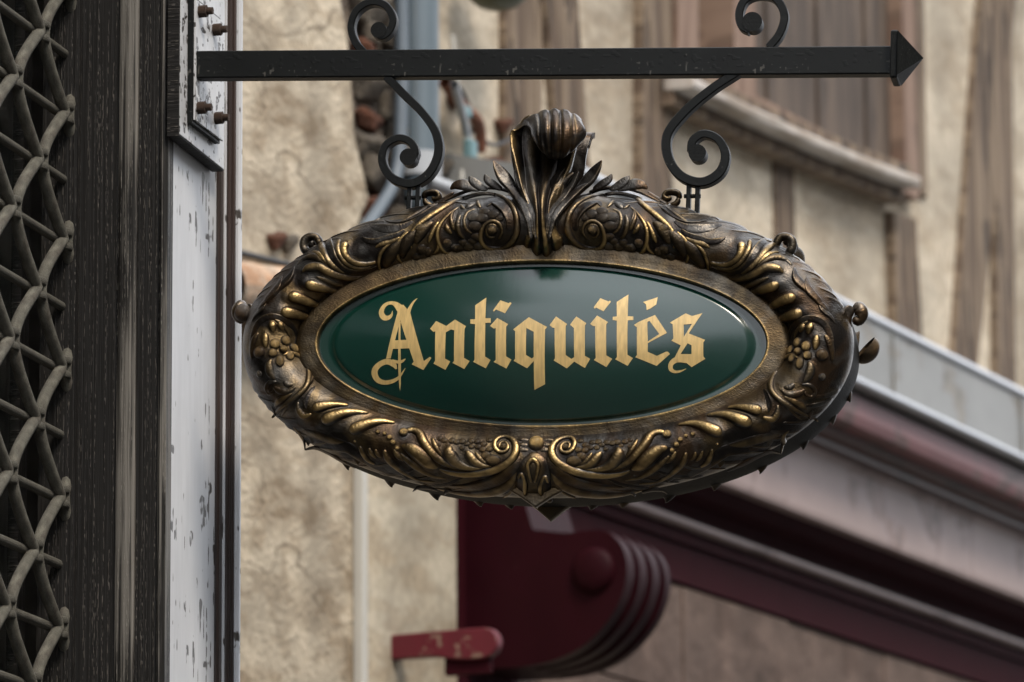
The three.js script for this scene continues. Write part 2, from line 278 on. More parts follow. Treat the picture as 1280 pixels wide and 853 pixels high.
// ------------------------------------------------------------------ the half-timbered house behind, with its own shop cornice
{
  const t = onFacade(FAR, 'timbered_house', 'half timbered plaster house with burgundy shop cornice behind the sign', 'house');
  // wall with a window opening
  part('wall', plate([[-3.2, 0], [9, 0], [9, 7.6], [-3.2, 7.6]], -0.4, 0, [[[2.08, 5.62], [4.36, 5.66], [4.36, 7.2], [2.08, 7.2]]]), M.plaster, t);
  part('roof', prismS([[-6, 7.602], [0.5, 7.602], [-2.7, 10.4]], -3.2, 9), M.slate, t);
  // older coarse plaster left of the pipe, with a broken edge
  const edge = []; for (let i = 0; i <= 60; i++) { const y = 3.95 + i * 0.06; edge.push([-0.40 + 0.10 * (fbm(i * 0.33, 3, 256, 256, 4) - 0.5) * 2 + 0.05 * Math.sin(i * 0.21), y]); }
  const lp = plate([[-3.19, 0.01], [-0.41, 0.01], [-0.41, 3.93], ...edge, [-3.19, 7.55]], 0.002, 0.07, [], 0.012);
  part('coarse_plaster', lp, M.roughPlaster, t);
  // exposed rubble and brick between plaster and drainpipe
  part('mortar_bed', box(-0.52, 0.02, 3.95, 7.5, 0.003, 0.03), M.mortar, t);
  const sg = [0, 1, 2].map(k => { seed = 40 + k; return rough(new RoundedBoxGeometry(0.14, 0.11, 0.08, 3, 0.03), 0.03, 9 + k * 3); });
  seed = 91;
  for (let y = 4.05; y < 6.2; y += 0.085) for (let k = 0; k < 2; k++) {
    const b = rnd(); const m = part(b < 0.16 ? 'brick' : 'stone', sg[Math.floor(rnd() * 3)], b < 0.16 ? M.brick : M.rubble, t, [-0.33 + k * 0.17 + rnd() * 0.06, y + rnd() * 0.03, 0.035 + rnd() * 0.02], [rnd() * 0.5, rnd() * 0.6, rnd() * 0.6 - 0.3]);
    m.scale.set(0.7 + rnd() * 0.7, 0.55 + rnd() * 0.6, 0.7 + rnd() * 0.4);
  }
  for (const [s, y, b] of [[0.36, 5.12, 1], [0.46, 5.06, 0], [0.62, 4.98, 1], [0.70, 5.12, 1], [-0.93, 4.43, 1], [-0.85, 4.44, 0], [0.28, 4.9, 0], [0.33, 4.72, 0], [0.1, 4.66, 1], [0.22, 4.62, 1]])
    part(b ? 'brick' : 'stone', sg[b], b ? M.brick : M.rubble, t, [s, y, s < -0.8 ? 0.075 : 0.012], [0.2, 0.3, 0.3]).scale.set(0.55, 0.4, 0.6);
  // timbers
  const timber = (pts, d = 0.03) => { const g = plate(pts, -0.02, d, [], 0.008); part('timber', rough(g, 0.006, 6), M.timber, t); };
  timber([[0.69, 4.3], [0.885, 4.3], [0.90, 5.0], [0.915, 5.5], [0.94, 7.5], [0.72, 7.5], [0.70, 5.5], [0.69, 5.0]], 0.025);
  timber([[0.915, 4.3], [0.99, 4.3], [1.0, 5.5], [1.02, 7.5], [0.955, 7.5], [0.935, 5.5]], 0.012);
  timber([[1.16, 4.4], [1.42, 4.4], [1.33, 5.1], [1.24, 5.66], [1.10, 7.5], [0.90, 7.5], [0.99, 5.6], [1.09, 5.1]], 0.03);
  timber([[1.72, 4.4], [1.99, 4.4], [2.0, 5.2], [2.02, 5.8], [2.0, 7.5], [1.77, 7.5], [1.76, 5.8], [1.73, 5.1]], 0.035);
  timber([[2.97, 4.9], [3.16, 4.9], [3.18, 5.28], [3.17, 5.5], [2.98, 5.5]], 0.012);
  timber([[4.12, 4.9], [4.40, 4.9], [4.39, 5.15], [4.36, 5.56], [4.11, 5.54]], 0.04);
  timber([[4.74, 4.9], [5.0, 4.9], [5.08, 5.14], [5.56, 6.44], [5.9, 7.5], [5.5, 7.5], [5.13, 6.36], [4.79, 5.12]], 0.025);
  timber([[5.26, 4.9], [5.5, 4.9], [5.52, 5.15], [5.585, 6.4], [5.6, 7.5], [5.4, 7.5], [5.38, 6.35], [5.28, 5.12]], 0.025);
  timber([[4.38, 5.68], [4.55, 5.68], [4.58, 7.5], [4.40, 7.5]], 0.02);
  // window: pinkish casing, pane, boarded shutters, bowed sill
  const win = part('window', plate([[2.02, 5.60], [4.36, 5.63], [4.36, 7.2], [2.02, 7.2]], -0.12, 0.05, [[[2.2, 5.66], [2.52, 5.67], [2.52, 7.1], [2.2, 7.1]], [[2.72, 5.67], [4.22, 5.7], [4.22, 7.1], [2.72, 7.1]]]), M.pinkWood, t);
  part('pane', box(2.18, 2.54, 5.64, 7.12, -0.09, -0.08), M.greyPane, win);
  for (let k = 0; k < 6; k++) part('shutter_board', box(2.722 + k * 0.25, 2.965 + k * 0.25, 5.68 + k * 0.004, 7.1, -0.06, -0.015 + (k % 2) * 0.01, 0.004), M.shutter, win);
  const up = [], lo = [], up2 = [];
  for (let i = 0; i <= 20; i++) { const q = i / 20, s = 1.9 + q * 2.22, y = 5.500 + 0.045 * q + 0.075 * q * q; up.push([s, y + 0.042]); lo.unshift([s, y]); up2.push([s, y]); }
  part('sill', rough(plate([...up, ...lo], 0.04, 0.15, [], 0.012), 0.004, 5), M.sill, t);
  part('sill_board', plate([...up.map(([s, y]) => [s, y + 0.045]), ...[...up].reverse().map(([s, y]) => [s, y + 0.004])], 0.05, 0.115, [], 0.006), M.timber, t);
  part('sill_bearer', plate([...up2.map(([s, y]) => [s, y - 0.004]), ...[...up2].reverse().map(([s, y]) => [s, y - 0.05])], 0.002, 0.08, [], 0.006), M.timber, t);
  // the shop cornice, one moulding above the other
  const A = 0.30, B = 8.8, runs = []; for (let a = A; a < B; a += 1.37) runs.push([a + (a > A ? 0.0025 : 0), Math.min(B, a + 1.37)]);
  const c = part('cornice', prismS([[0, 4.18], [0.196, 4.18], [0.2, 4.2], [0.2, 4.4], [0.2, 4.425], [0, 4.425]], A, B), M.mauve, t);
  runs.forEach(([a, b], i) => part('cornice_board', prismS([[0.2005, 4.182], [0.203, 4.182], [0.206 + 0.001 * (i % 2), 4.2], [0.206 + 0.001 * (i % 2), 4.4], [0.22, 4.424], [0.2005, 4.424]], a, b), M.mauve, c));
  part('moulding', prismS([[0, 4.4255], [0.235, 4.4255], [0.25, 4.432], [0.252, 4.45], [0.285, 4.456], [0.30, 4.47], [0.30, 4.481], [0, 4.481]], A, B), M.brownMould, c);
  part('moulding', prismS([[0, 4.4815], [0.34, 4.4815], [0.365, 4.49], [0.375, 4.52], [0.375, 4.588], [0, 4.588]], A, B), M.pink, c);
  part('moulding', prismS([[0, 4.5885], [0.35, 4.5885], [0.352, 4.605], [0, 4.605]], A, B), M.brownMould, c);
  runs.forEach(([a, b], i) => { part('flashing', prismS([[0, 4.6055], [0.41, 4.6055], [0.414 + 0.0015 * (i % 2), 4.64], [0.414 + 0.0015 * (i % 2), 4.85], [0.0, 4.95]], a, b), M.zinc, c); part('flashing_seam', prismS([[0.4165, 4.64], [0.424, 4.64], [0.424, 4.85], [0.4165, 4.85]], b - 0.012, b), M.zinc, c); });
  for (const [w, y, r] of [[0.414, 4.622, 0.014], [0.412, 4.868, 0.017]]) { const rg = new THREE.CylinderGeometry(r, r, B - A + 0.02, 12); rg.rotateZ(Math.PI / 2); part('flashing_roll', rg, M.zincEdge, c, [(A + B) / 2 - 0.005, y, w]); }
  const fr = part('frieze', prismS([[0, 4.0], [0.05, 4.0], [0.05, 4.095], [0.07, 4.12], [0.13, 4.14], [0.16, 4.179], [0, 4.179]], A, B), M.burgundy, t);
  part('moulding', prismS([[0.0505, 4.044], [0.075, 4.044], [0.085, 4.052], [0.085, 4.066], [0.06, 4.076], [0.0505, 4.076]], A + 0.36, B), M.mauve, fr);
  part('fascia_board', prismS([[0.001, 3.87], [0.035, 3.87], [0.035, 3.999], [0.001, 3.999]], A + 0.36, B), M.burgundy, t);
  for (let k = 0; k < 9; k++) for (let j = 0; j < 2; j++) part('stone_block', box(0.70 + k * 0.95 + j * 0.4, 1.644 + k * 0.95 + j * 0.4, 3.145 + j * 0.36, 3.5 + j * 0.36, 0.001, 0.02 + 0.004 * ((k + j) % 3), 0.005), M.shadedStoneBrown, t);
  part('corbel_backing', box(0.258, 0.745, 2.9, 3.999, 0.0005, 0.03, 0.003), M.burgundy, t);
  // pilaster and thin white strip left of the corbel
  part('pilaster', box(-0.335, 0.255, 0.01, 4.1, 0.001, 0.06, 0.006), M.cream, t);
  part('white_strip', box(-0.452, -0.418, 0.01, 4.4, 0.0705, 0.105, 0.008), M.strip, t);
  // scrolled corbel: panelled body, boss, three flutes on its front
  const prof = [[0.0, 3.40], [0.20, 3.395]]; // bottom, then round the scroll
  for (const [w, y] of [[0.30, 3.405], [0.39, 3.435], [0.46, 3.485], [0.515, 3.55], [0.545, 3.62], [0.55, 3.68], [0.532, 3.735], [0.49, 3.775], [0.44, 3.785], [0.36, 3.782], [0.25, 3.80], [0.15, 3.86], [0, 4.16]]) prof.push([w, y]);
  const cs = new THREE.Shape(); cs.moveTo(0, 3.40); cs.lineTo(0.2, 3.395); cs.splineThru(prof.slice(2, 13).map(p => new THREE.Vector2(...p))); cs.lineTo(0.14, 4.16); cs.lineTo(0, 4.16);
  const side = (s0, s1, inset) => { const pts = cs.getPoints(10).map(p => { const dx = p.x - 0.36, dy = p.y - 3.62, L = Math.hypot(dx, dy); return p.x > 0.22 && p.y < 3.8 ? [p.x - dx / L * inset, p.y - dy / L * inset] : [p.x, p.y]; }); return prismS(pts, s0, s1); };
  const cb = part('corbel', side(0.375, 0.43, 0), M.shadedWine, t);
  part('flute', side(0.4305, 0.4695, 0.03), M.shadedWine, cb); part('rib', side(0.47, 0.525, 0), M.shadedWine, cb);
  part('flute', side(0.5255, 0.5645, 0.03), M.shadedWine, cb); part('rib', side(0.565, 0.62, 0), M.shadedWine, cb);
  part('flute', side(0.6205, 0.6595, 0.03), M.shadedWine, cb); part('rib', side(0.66, 0.70, 0), M.shadedWine, cb);
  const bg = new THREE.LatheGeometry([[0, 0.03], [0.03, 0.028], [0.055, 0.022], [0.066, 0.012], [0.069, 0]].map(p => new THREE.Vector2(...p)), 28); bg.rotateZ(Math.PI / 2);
  part('boss', bg, M.shadedWine, cb, [0.375, 3.665, 0.445]);
}
{ // red iron arm under the corbel
  const t = onFacade(FAR, 'stay_arm', 'red painted arm with a bolt hole sticking out of the cream pilaster', 'arm', -0.15, 3.398, 0.06);
  const s = new THREE.Shape(); s.moveTo(0, -0.032); s.lineTo(0.14, -0.032); s.quadraticCurveTo(0.22, -0.052, 0.29, -0.045); s.absarc(0.29, -0.005, 0.038, -Math.PI / 2, Math.PI / 2, false); s.lineTo(0.2, 0.033); s.lineTo(0, 0.03);
  const h = new THREE.Path(); h.absarc(0.285, -0.006, 0.009, 0, 6.283, true); s.holes.push(h);
  const g = new THREE.ExtrudeGeometry(s, { depth: 0.03, bevelEnabled: true, bevelThickness: 0.004, bevelSize: 0.004, bevelSegments: 2, curveSegments: 20 }); g.rotateY(-Math.PI / 2); part('arm', g, M.redArm, t);
  part('lower_arm', plate([[0, 0], [0.03, 0], [0.03, 0.05], [0, 0.05]], 0.16, 0.3, [], 0.004), M.burgundy, t, [-0.02, -0.09, 0]);
}
{ // drainpipe with its elbow and straps
  const t = onFacade(FAR, 'drainpipe', 'blue grey drainpipe running up the plaster wall', 'drainpipe', -0.07, 4.8, 0.10);
  const g = new THREE.CylinderGeometry(0.057, 0.057, 2.7, 24, 1, false); part('pipe', g, M.pipe, t, [0, 1.37, 0]);
  const c = new THREE.CylinderGeometry(0.064, 0.064, 0.07, 24); part('collar', c, M.greyTube, t, [0, 0.02, 0]); part('collar', c, M.pipe, t, [0, 0.9, 0]);
  part('elbow', tube([[0, 0.02, 0], [0, -0.09, 0.005], [0.05, -0.16, 0.0], [0.15, -0.22, -0.03]], 0.052, 24, 18), M.pipe, t);
  const e = part('outlet', tube([[-0.1, -0.05, 0.07], [0.02, -0.05, 0.08], [0.14, -0.045, 0.07]], 0.022, 16, 12), M.greyTube, t);
}
const wire = (name, label, pts, r, mat, extra) => { const t = onFacade(FAR, name, label, 'cable', pts[0][0], pts[0][1], pts[0][2]); part('cable', tube(pts.map(p => [p[0] - pts[0][0], p[1] - pts[0][1], p[2] - pts[0][2]]), r, 60, 10), mat, t); for (const [p, g, m] of extra || []) part('clip', g, m, t, [p[0] - pts[0][0], p[1] - pts[0][1], p[2] - pts[0][2]]); return t; };
wire('cable', 'thick blue grey cable hanging down in a bend beside the exposed brick', [[-0.20, 7.4, 0.1], [-0.19, 5.4, 0.10], [-0.21, 5.0, 0.11], [-0.25, 4.75, 0.11], [-0.36, 4.62, 0.10], [-0.50, 4.5, 0.1], [-0.62, 4.35, 0.1], [-0.7, 4.1, 0.09]], 0.02, M.cable);
wire('cable', 'grey conduit with turquoise clips slanting off the drainpipe', [[0.02, 5.08, 0.17], [0.24, 5.05, 0.09], [0.34, 5.0, 0.06], [0.36, 4.93, 0.06], [0.50, 4.93, 0.05], [0.72, 4.94, 0.05], [0.9, 4.93, 0.05], [1.05, 4.90, 0.05]], 0.013, M.greyTube,
  [[[0.30, 5.07, 0.07], new RoundedBoxGeometry(0.06, 0.035, 0.03, 2, 0.008), M.turquoise], [[0.34, 4.96, 0.07], new RoundedBoxGeometry(0.05, 0.06, 0.03, 2, 0.008), M.turquoise], [[0.72, 4.955, 0.07], new RoundedBoxGeometry(0.06, 0.05, 0.03, 2, 0.008), M.turquoise]]);
wire('cable', 'thin dark wire drooping from the drainpipe strap to the timbers', [[-0.02, 5.16, 0.17], [0.16, 5.11, 0.1], [0.3, 5.14, 0.06], [0.5, 5.02, 0.05], [0.72, 5.09, 0.05], [0.95, 5.2, 0.05]], 0.006, M.blackCable);
wire('cable', 'thin pale wire looping down beside the drainpipe', [[0.26, 5.3, 0.05], [0.28, 5.12, 0.06], [0.33, 4.98, 0.06], [0.30, 4.84, 0.06], [0.40, 4.72, 0.05], [0.6, 4.62, 0.05]], 0.007, M.strip);
{ const t = wire('pipe_stub', 'rust red pipe stub crossing behind the drainpipe', [[0.16, 5.13, 0.07], [0.30, 5.09, 0.06], [0.42, 5.06, 0.06], [0.50, 5.0, 0.03]], 0.018, M.brick); t.userData.category = 'pipe'; t.children[0].name = 'barrel'; }
wire('cable', 'thin black wire along the coarse plaster above the clay pipe', [[-1.6, 4.31, 0.09], [-1.05, 4.36, 0.085], [-0.8, 4.37, 0.09], [-0.6, 4.33, 0.1]], 0.009, M.blackCable);
{
  const t = onFacade(FAR, 'clay_pipe', 'short stained clay pipe lying against the coarse plaster', 'pipe', -0.93, 4.262, 0.15);
  part('barrel', rough(tube([[-0.45, -0.05, 0], [-0.1, -0.01, 0], [0.13, 0.02, 0]], 0.075, 30, 20), 0.006, 9), M.terracotta, t);
  const c = new THREE.CylinderGeometry(0.088, 0.088, 0.05, 24); c.rotateZ(Math.PI / 2 + 0.12); part('socket', c, M.terracotta, t, [0.13, 0.02, 0]);
}
{
  const t = onFacade(FAR, 'wall_lamp', 'olive green bowl shaped lamp on a bracket above the timbers', 'lamp', 0.35, 5.385, 0.16);
  const g = new THREE.LatheGeometry([[0, 0], [0.03, 0.003], [0.06, 0.014], [0.085, 0.035], [0.1, 0.07], [0.104, 0.12], [0.1, 0.125], [0.09, 0.11]].map(p => new THREE.Vector2(...p)), 32); part('bowl', g, M.lampGreen, t);
  part('cap', new THREE.LatheGeometry([[0.108, 0.12], [0.1, 0.15], [0.05, 0.2], [0, 0.22]].map(p => new THREE.Vector2(...p)), 32), M.lampGreen, t);
  part('arm', tube([[0, 0.2, 0], [0, 0.3, -0.03], [0, 0.32, -0.1], [0, 0.3, -0.16]], 0.012, 20, 8), M.iron, t);
}

// ------------------------------------------------------------------ the hanging sign: local x along the bracket, y up, z towards its lettered face
const SIGN_POS = [0.06, 3.2555, -8.4086], SIGN_ROT = [0, THREE.MathUtils.degToRad(-10), THREE.MathUtils.degToRad(-2.6)];
function signGroup(name, label, category, at = [0, 0, 0]) {
  const g = new THREE.Group(); g.name = numbered(name); g.rotation.set(...SIGN_ROT, 'YXZ');
  g.position.copy(V(at).applyEuler(g.rotation).add(V(SIGN_POS))); scene.add(g); return tag(g, label, category);
}
const A0 = 0.493, B0 = 0.2155, TW = 0.060, TZ = 0.080, TR = 0.19;         // ring of the frame: half axes, half width and half depth of its section
// the carver's drawing: an oblique elevation of the sign, about 690 units to the metre; z lifts a point off the middle plane
function plan(u, v, z) { const a = u - 682 + 119.1 * z, b = v - 433 + 133.9 * z, D = 691.1 * -686 - 25.5 * 2.9; return [(a * -686 - 25.5 * b) / D, (691.1 * b - 2.9 * a) / D]; }
function ringAt(x, y) {                                        // height and normal of the frame's front over (x, y)
  let lo = -TW * 1.6, hi = TW * 3;
  for (let i = 0; i < 40; i++) { const q = (lo + hi) / 2, f = (x / (A0 + q)) ** 2 + (y / (B0 + q)) ** 2; if (f > 1) lo = q; else hi = q; }
  const q = (lo + hi) / 2, sn = clamp(q / TW, -0.995, 0.995), cs = Math.sqrt(1 - sn * sn);
  const n2 = new THREE.Vector2(x / (A0 + q) ** 2, y / (B0 + q) ** 2).normalize();
  return { z: TZ * cs, n: new THREE.Vector3(n2.x * sn / TW, n2.y * sn / TW, cs / TZ).normalize(), q };
}
function face(u, v, zFix) {
  let z = zFix ?? 0.05, x, y, r;
  for (let i = 0; i < 14; i++) { [x, y] = plan(u, v, z); r = ringAt(x, y); if (zFix !== undefined) break; z = z * 0.45 + r.z * 0.55; }
  return { p: new THREE.Vector3(x, y, z), n: zFix !== undefined ? new THREE.Vector3(r.n.x * 0.5, r.n.y * 0.5, 1).normalize() : r.n };
}
const bronze = new THREE.MeshPhysicalMaterial({ vertexColors: true, metalness: 0.85, roughness: 0.36, bumpMap: grain, bumpScale: 0.0007, clearcoat: 0.18, clearcoatRoughness: 0.3 });
const DARK = [0.020, 0.0155, 0.0125], BROWN = [0.065, 0.038, 0.019], BRASS = [0.46, 0.31, 0.125];
function patina(x, y, z, wear) {      // dark bronze; brown patches; brass where the crests have been rubbed bare
  const a = fbm(x * 22 + 40, y * 22 + z * 30 + 40, 256, 256, 4), b = fbm(x * 70 + 10, y * 70 + z * 60 + 10, 256, 256, 3);
  const c = mixc(DARK, BROWN, sstep(0.42, 0.68, a) * 0.9);
  const g = fbm(x * 34 + 7, y * 34 + z * 20 + 90, 256, 256, 4), c2 = mixc(c, [0.10, 0.094, 0.085], 0.55 * sstep(0.5, 0.66, g));
  return mixc(mulc(c2, 0.6 + 0.8 * b), mulc(BRASS, 0.8 + 0.4 * b), clamp(wear * (0.1 + 1.7 * b) * (0.35 + 1.1 * sstep(0.34, 0.62, fbm(x * 9 + 33, y * 9 + 12, 256, 256, 3)))));
}
// soft swelling of the casting under its ornament
const GX = 1240, GY = 640, relief = new Float32Array(GX * GY);
function swell(x, y, r, h) {
  for (const sx of [x, -x]) {
    const R = r * 1.45, i0 = Math.max(0, Math.floor((sx - R + 0.62) * 1000)), i1 = Math.min(GX - 1, Math.ceil((sx + R + 0.62) * 1000)), j0 = Math.max(0, Math.floor((y - R + 0.32) * 1000)), j1 = Math.min(GY - 1, Math.ceil((y + R + 0.32) * 1000));
    for (let j = j0; j <= j1; j++) for (let i = i0; i <= i1; i++) { const d = ((i / 1000 - 0.62 - sx) ** 2 + (j / 1000 - 0.32 - y) ** 2) / (R * R); if (d < 1) { const v = h * (1 - d) ** 2, k = j * GX + i; if (v > relief[k]) relief[k] = v; } }
  }
}
function reliefAt(x, y) { const a = (x + 0.62) * 1000, b = (y + 0.32) * 1000, i = Math.floor(a), j = Math.floor(b); if (i < 0 || j < 0 || i >= GX - 1 || j >= GY - 1) return 0; const f = a - i, g = b - j, k = j * GX + i; return mix(mix(relief[k], relief[k + 1], f), mix(relief[k + GX], relief[k + GX + 1], f), g); }
const FAT = 1.42;
// one ornament: a ridge swept along a drawn line. pts: [u, v, half width]
function ridge(pts, o = {}) {
  const { gold = 0.5, z, hollow = 0, sink = 0.14, h: h0 = 0.8, K = 10, lift = 0, thin = false } = o, h = Math.max(thin ? 0 : 0.68, h0);
  const c = new THREE.CatmullRomCurve3(pts.map(p => new THREE.Vector3(p[0], p[1], p[2] * 3)), false, 'centripetal');
  const L = c.getLength(), N = Math.max(10, Math.min(110, Math.round(L / 1.6)));
  const S = []; for (let i = 0; i <= N; i++) { const q = c.getPointAt(i / N); S.push([q.x, q.y, q.z / 3 * (thin ? 1 : FAT)]); }
  const F = S.map(s => face(s[0], s[1], typeof z === 'function' ? z(s[0], s[1]) : z)), arc = [0];
  for (let i = 1; i <= N; i++) arc.push(arc[i - 1] + Math.hypot(S[i][0] - S[i - 1][0], S[i][1] - S[i - 1][1]));
  const pos = [], col = [], uv = [], idx = [], T = new THREE.Vector3(), Bn = new THREE.Vector3();
  for (let i = 0; i <= N; i++) {
    if (z === undefined) swell(F[i].p.x, F[i].p.y, S[i][2] / 690, S[i][2] / 690 * (h0 > 0.75 ? 0.3 : 0.02));
    T.subVectors(F[Math.min(N, i + 1)].p, F[Math.max(0, i - 1)].p).normalize(); Bn.crossVectors(F[i].n, T).normalize();
    const d = Math.min(arc[i], arc[N] - arc[i]), r0 = S[i][2], e = d >= r0 ? 1 : Math.sqrt(Math.max(0.02, 1 - (1 - d / r0) ** 2)), r = r0 * e / 690;
    for (let k = 0; k <= K; k++) {
      const a = (k / K - 0.5) * 2, ph = a * 1.75, side = Math.sin(ph) / Math.sin(1.75) * (Math.abs(ph) > 1.571 ? 1 : 1);
      let top = Math.max(-0.6, Math.cos(ph));
      if (hollow) top = top * (1 - Math.abs(hollow)) + Math.abs(hollow) * Math.exp(-(((a - 0.55 * Math.sign(hollow)) / 0.3) ** 2));
      const q = F[i].p.clone().addScaledVector(Bn, r * Math.sin(ph)).addScaledVector(F[i].n, r * (h * top - sink) + lift / 690);
      pos.push(q.x, q.y, q.z); uv.push(arc[i] / 690, a * r);
      col.push(...patina(q.x, q.y, q.z, gold * sstep(0.62, 1.0, top) * e)); void side;
      if (i < N && k < K) { const m = i * (K + 1) + k; idx.push(m, m + K + 1, m + 1, m + 1, m + K + 1, m + K + 2); }
    }
  }
  return geom(pos, col, uv, idx);
}
function geom(pos, col, uv, idx) {
  const g = new THREE.BufferGeometry(); g.setAttribute('position', new THREE.Float32BufferAttribute(pos, 3)); if (col) g.setAttribute('color', new THREE.Float32BufferAttribute(col, 3)); g.setAttribute('uv', new THREE.Float32BufferAttribute(uv, 2)); g.setIndex(idx); g.computeVertexNormals(); return g;
}
function paintGeo(g, wear) { const p = g.attributes.position, c = []; for (let i = 0; i < p.count; i++) c.push(...patina(p.getX(i), p.getY(i), p.getZ(i), typeof wear === 'function' ? wear(p.getX(i), p.getY(i), p.getZ(i)) : wear)); g.setAttribute('color', new THREE.Float32BufferAttribute(c, 3)); return g; }
function dome(u, v, r, o = {}) {      // a bead, berry or petal seated on the frame
  const { h = 0.9, gold = 0.6, z, sx = 1, turn = 0 } = o, f = face(u, v, z), g = new THREE.SphereGeometry(1, 16, 12);
  const m = new THREE.Matrix4(), e = new THREE.Vector3(Math.cos(turn), -Math.sin(turn), 0).addScaledVector(f.n, -new THREE.Vector3(Math.cos(turn), -Math.sin(turn), 0).dot(f.n)).normalize(), b = new THREE.Vector3().crossVectors(f.n, e);
  const R = r * 1.15 / 690; if (z === undefined) swell(f.p.x, f.p.y, R, R * 0.2); m.makeBasis(e.multiplyScalar(R * sx), b.multiplyScalar(R), f.n.clone().multiplyScalar(R * h)).setPosition(f.p); g.applyMatrix4(m);
  return paintGeo(g, (x, y, zz) => gold * sstep(0.35, 0.9, new THREE.Vector3(x, y, zz).sub(f.p).dot(f.n) / (R * h)));
}
function mirror(g) { const q = g.clone(); q.scale(-1, 1, 1); if (q.index) { const a = q.index.array; for (let i = 0; i < a.length; i += 3) { const t = a[i]; a[i] = a[i + 1]; a[i + 1] = t; } } q.computeVertexNormals(); return q; }

const sign = signGroup('antiques_sign', 'oval hanging shop sign with green panel, gold lettering and ornate bronze frame', 'shop sign');
// --- frame ring
const frame = part('frame', new THREE.BufferGeometry(), bronze, sign);    // its shape follows below, once the ornament is drawn
// --- flat inner band with its raised lip
const AP = 0.4055, BP = 0.1485, ZP = 0.045, PY = -0.006;                     // opening for the panel
{
  const prof = [[0.044, 0.040], [0.038, 0.0535], [0.030, 0.0565], [0.018, 0.0572], [0.0045, 0.0575], [0.0025, 0.0592], [0.0, 0.0588], [-0.002, 0.052], [-0.002, 0.040]], NT = 300, pos = [], col = [], uv = [], idx = [];
  for (let i = 0; i <= NT; i++) prof.forEach(([q, z], j) => {
    const t = i / NT * Math.PI * 2, x = (AP + q) * Math.cos(t), y = PY + (BP + q) * Math.sin(t), zz = z + 0.0003 * (fbm(i * 0.3, j, 256, 256, 2) - 0.5);
    pos.push(x, y, zz); uv.push(t * 0.35, q); col.push(...patina(x, y, zz, j >= 5 && j <= 6 ? 0.45 : 0.1));
    if (i < NT && j < prof.length - 1) { const m = i * prof.length + j; idx.push(m, m + prof.length, m + 1, m + 1, m + prof.length, m + prof.length + 1); }
  });
  part('inner_band', geom(pos, col, uv, idx), bronze, sign);
}
// --- domed green panel
const RIM = 0.945, DH = 0.036;
function panelZ(x, y) { const r = Math.hypot(x / AP, (y - PY) / BP) / RIM; if (r >= 1) return ZP; return ZP + 0.004 * sstep(0, 0.03, 1 - r) + DH * (1 - r ** 2.1) * (0.55 + 0.45 * Math.sqrt(1 - r ** 6)); }
const green = new THREE.MeshPhysicalMaterial({ color: new THREE.Color(0.003, 0.029, 0.021), roughness: 0.2, ior: 1.68,
  bumpMap: tex(512, 512, (x, y) => 0.6 * fbm(x * 70, y * 3, 70, 3, 4) + 0.4 * fbm(x * 12, y * 8, 12, 8, 3), 0.12, 0.12, false), bumpScale: 0.00004 });
let panel;
{
  const NT = 260, NR = 60, pos = [], uv = [], idx = [];
  for (let j = 0; j <= NR; j++) for (let i = 0; i <= NT; i++) {
    const f = j / NR, r = f < 0.85 ? f / 0.85 * RIM * 0.96 : RIM * 0.96 + (f - 0.85) / 0.15 * (1.004 - RIM * 0.96), t = i / NT * Math.PI * 2, x = AP * r * Math.cos(t), y = PY + BP * r * Math.sin(t);
    pos.push(x, y, panelZ(x, y)); uv.push(x, y);
    if (i < NT && j < NR) { const m = j * (NT + 1) + i; idx.push(m, m + NT + 1, m + 1, m + 1, m + NT + 1, m + NT + 2); }
  }
  panel = part('panel', geom(pos, null, uv, idx), green, sign);
  // closed back
  const bg = new THREE.SphereGeometry(1, 64, 12, 0, Math.PI * 2, 0, Math.PI / 2); bg.rotateX(-Math.PI / 2); bg.scale(AP * 1.06, BP * 1.12, 0.05); bg.translate(0, 0, -ZP); part('rear_panel', bg, green, sign);
}
